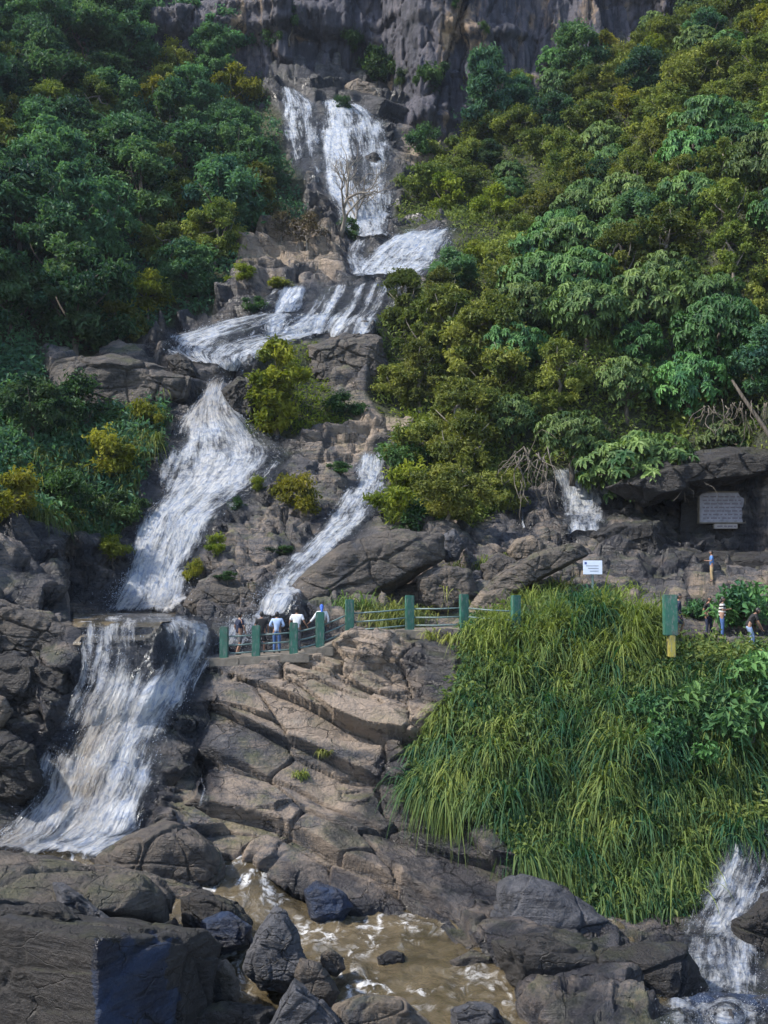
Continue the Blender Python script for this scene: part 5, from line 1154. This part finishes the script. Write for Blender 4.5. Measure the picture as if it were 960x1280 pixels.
    mb.build('body', M['skin'], e)
    # top
    tv = [fl(-.06, 0), fl(.08, 0), fl(.22, 0), fl(.38, 0), fl(.50, 0)]; te = [(0, 1), (1, 2), (2, 3), (3, 4)]; tr = [(.135, .17), (.13, .165), (.118, .158), (.125, .18), (.085, .11)]
    for s, (el, wr) in zip((1, -1), arms):
        sh = fl(.47, s*.185); i = len(tv); el = np.array(el); wr = np.array(wr)
        tv += [sh, sh*.5+el*.5, sh*.25+el*.75]; te += [(3, i), (i, i+1), (i+1, i+2)]; tr += [.070, .064, .062]
        if sleeve == 'long': tv += [el, (el+wr)/2, wr*.9+el*.1]; te += [(i+2, i+3), (i+3, i+4), (i+4, i+5)]; tr += [.052, .045, .036]
    mb = MB(); mb.add(*skin(tv, te, tr)); mb.build('top', M[top], e)
    if skirt:
        mb = MB(); n = 20; rows = [(1.0, .16, .14), (.88, .20, .17), (.70, .22, .19), (.56, .24, .21), (.55, .22, .19)]
        th = np.linspace(0, 2*pi, n, endpoint=False)
        V = np.concatenate([np.stack([np.cos(th)*b*(1+.08*np.cos(5*th))+.06*(1-z)*2*.4, np.sin(th)*a*(1+.08*np.sin(4*th)), 0*th+z], -1) for z, a, b in rows]); Q = np.concatenate([np.stack([np.arange(n)+i*n, (np.arange(n)+1) % n+i*n, (np.arange(n)+1) % n+(i+1)*n, np.arange(n)+(i+1)*n], -1) for i in range(4)])
        mb.add(V, Q); mb.build('skirt', M[bottom], e)
    else:
        pv = [hip+np.array((0, 0, .06)), hip]; pe = [(0, 1)]; pr_ = [(.125, .158), (.13, .165)]
        for s, (kn, an) in zip((1, -1), legs):
            kn = np.array(kn); an = np.array(an); i = len(pv); h0 = hip+np.array((0, s*.095, -.05))
            pv += [h0, (h0+kn)/2, kn]; pe += [(1, i), (i, i+1), (i+1, i+2)]; pr_ += [.105, .092, .074]
            if leglen == 'long': pv += [(kn+an)/2, an+np.array((0, 0, .01))]; pe += [(i+2, i+3), (i+3, i+4)]; pr_ += [.068, .058]
        mb = MB(); mb.add(*skin(pv, pe, pr_, 1)); mb.build('trousers' if leglen == 'long' else 'shorts', M[bottom], e)
    for kn, an in legs:
        an = np.array(an); mb = MB(); mb.add(*skin([an+np.array((-.04, 0, -.02)), an+np.array((.04, 0, -.035)), an+np.array((.15, 0, -.05))], [(0, 1), (1, 2)], [(.05, .045), (.05, .045), (.042, .03)], 1)); mb.build('shoe', M['shoe'], e)
    mb = MB()
    hv, _, ht = ball((0, 0, 0), (.100, .084, .122), 3, lambda c: c[2] > .30-.0*c[0] or c[0] < -.05+.25*c[2])
    mb.add(hv @ Rm.T+head+np.array((-.006, 0, .008)), None, ht)
    if hairlong or scarf: mb.add(*skin([head+np.array((-.06, 0, .02)), head+np.array((-.09, 0, -.12)), fl(.42, 0)+np.array((-.12, 0, 0))], [(0, 1), (1, 2)], [(.08, .085), (.06, .085), (.03, .06)]))
    mb.build('headscarf' if scarf else 'hair', M[scarf or 'hair'], e)
    return e
def spot(px, Y, pth=True):
    p = at(px, 800, Y)
    z = pathz(p[0]) if pth else drop(p[0], p[1]).z
    return Vector((p[0], p[1], z))
AW = pi/2
person('person in a dark navy tee shirt and shorts at the left end of the railing', spot(299, 44.3), AW-.9, 1.68, .03, [((-.06, .27, 1.14), (.06, .25, .92)), ((.05, -.27, 1.14), (.16, -.22, .93))], [((.12, .10, .49), (.02, .11, .08)), ((-.02, -.10, .49), (-.20, -.11, .09))], 'navy_cloth', 'grey_cloth', 'short', 'short')
person('person in a black tee shirt and dark shorts seen from behind', spot(327, 44.4), AW+.1, 1.66, 0, None, None, 'black_cloth', 'black_cloth', 'short', 'short')
person('person in a light blue shirt and blue jeans with their back turned', spot(346, 44.2), AW, 1.62, .02, [((-.02, .30, 1.14), (.16, .16, 1.10)), ((-.02, -.30, 1.14), (.16, -.16, 1.10))], None, 'lightblue_cloth', 'denim', 'long', 'long')
person('person in a white tee shirt and dark trousers holding hands', spot(371, 44.6), AW-.1, 1.74, 0, [((-.02, .28, 1.14), (.04, .28, .92)), ((-.03, -.30, 1.15), (.04, -.42, .95))], None, 'white_cloth', 'grey_cloth', 'short', 'long')
person('person in a white top and blue headscarf holding a hand out to the left', spot(402, 44.6), AW+.15, 1.62, 0, [((-.02, .34, 1.16), (.03, .50, .98)), ((-.03, -.28, 1.14), (.04, -.28, .92))], None, 'white_cloth', 'navy_cloth', 'long', 'long', False, 'headscarf_blue')
person('person in a dark navy dress with one bare knee raised behind the wide post', spot(847, 43.4, False), -.2, 1.72, .10, [((.02, .28, 1.13), (.14, .22, .88)), ((.0, -.27, 1.12), (.10, -.22, .86))], [((.24, .10, .56), (.10, .11, .12)), ((.0, -.10, .49), (-.02, -.11, .08))], 'navy_cloth', 'navy_cloth', 'long', 'long', True)
person('person in black clothes standing behind the one in the striped shirt', spot(886, 46.4, False), -1.0, 1.66, .08, None, [((.06, .10, .49), (-.02, .13, .08)), ((.02, -.10, .49), (.0, -.13, .08))], 'black_cloth', 'navy_cloth', 'short', 'long', False, None, 0, True)
p8 = person('person in a black and white striped shirt and blue jeans looking down at their hands', spot(903, 45.4, False), -.3, 1.66, .05, [((.04, .25, 1.16), (.28, .10, 1.20)), ((.04, -.25, 1.16), (.28, -.06, 1.20))], None, 'striped_cloth', 'denim', 'short', 'long', False, None, 0, True)
p9 = person('person in a dark tee shirt and pale jeans bending forward at the right edge', spot(936, 42.6, False), -.05, 1.68, .55, [((.36, .22, 1.06), (.48, .16, .82)), ((.34, -.22, 1.06), (.48, -.16, .82))], [((.16, .10, .52), (-.02, .13, .09)), ((.14, -.10, .50), (.10, -.11, .08))], 'black_cloth', 'light_denim', 'short', 'long')
p10s = hit(890, 727)[0]
p10 = person('small distant person in a blue shirt and khaki trousers on the dark terrace', p10s, pi-.15, 37.5*p10s.y/F*1.02, 0, [((.04, .24, 1.14), (.27, .12, 1.16)), ((.04, -.24, 1.14), (.27, -.10, 1.16))], None, 'blue_cloth', 'khaki_cloth', 'short', 'long')
HAZE = .00015
if HAZE:
    mb = MB(); mb.box((0, 60, 45), (260, 200, 150))
    N = NT('haze_air'); v = N.n('VolumePrincipled'); v.inputs['Color'].default_value = (.72, .82, 1., 1); v.inputs['Density'].default_value = HAZE; v.inputs['Anisotropy'].default_value = .2
    N.t.links.new(v.outputs[0], N.out.inputs['Volume'])
    o = mb.build('haze', N.m, None, False); tag(o, 'thin pale blue air haze over the whole valley', 'haze', None, 'stuff')
# ------------------------------------------------------------------ light, world, colour
SUN_EL = R_(47); SUN_AZ = R_(-108)      # azimuth from +Y towards +X
sd = Vector((sin(SUN_AZ)*cos(SUN_EL), cos(SUN_AZ)*cos(SUN_EL), sin(SUN_EL)))
L = bpy.data.lights.new('sun', 'SUN'); L.energy = 2.9; L.angle = R_(1.5); L.color = (1.0, .94, .84)
lo_ = bpy.data.objects.new('sun', L); COL.objects.link(lo_); lo_.rotation_euler = (-sd).to_track_quat('-Z', 'Y').to_euler()
w = bpy.data.worlds.new('World'); scene.world = w; w.use_nodes = True
nt = w.node_tree; nt.nodes.clear()
sky = nt.nodes.new('ShaderNodeTexSky'); sky.sky_type = 'NISHITA'; sky.sun_disc = False; sky.sun_elevation = SUN_EL; sky.sun_rotation = SUN_AZ
bg = nt.nodes.new('ShaderNodeBackground'); bg.inputs[1].default_value = .15
wo = nt.nodes.new('ShaderNodeOutputWorld'); nt.links.new(sky.outputs[0], bg.inputs[0]); nt.links.new(bg.outputs[0], wo.inputs[0])
vs = scene.view_settings; vs.view_transform = 'Standard'; vs.look = 'None'; vs.gamma = 1; vs.exposure = 1.28; vs.use_curve_mapping = False
cy = scene.cycles; cy.max_bounces = 5; cy.diffuse_bounces = 2; cy.glossy_bounces = 2; cy.transmission_bounces = 2; cy.transparent_max_bounces = 8
cy.use_adaptive_sampling = True; cy.adaptive_threshold = .02
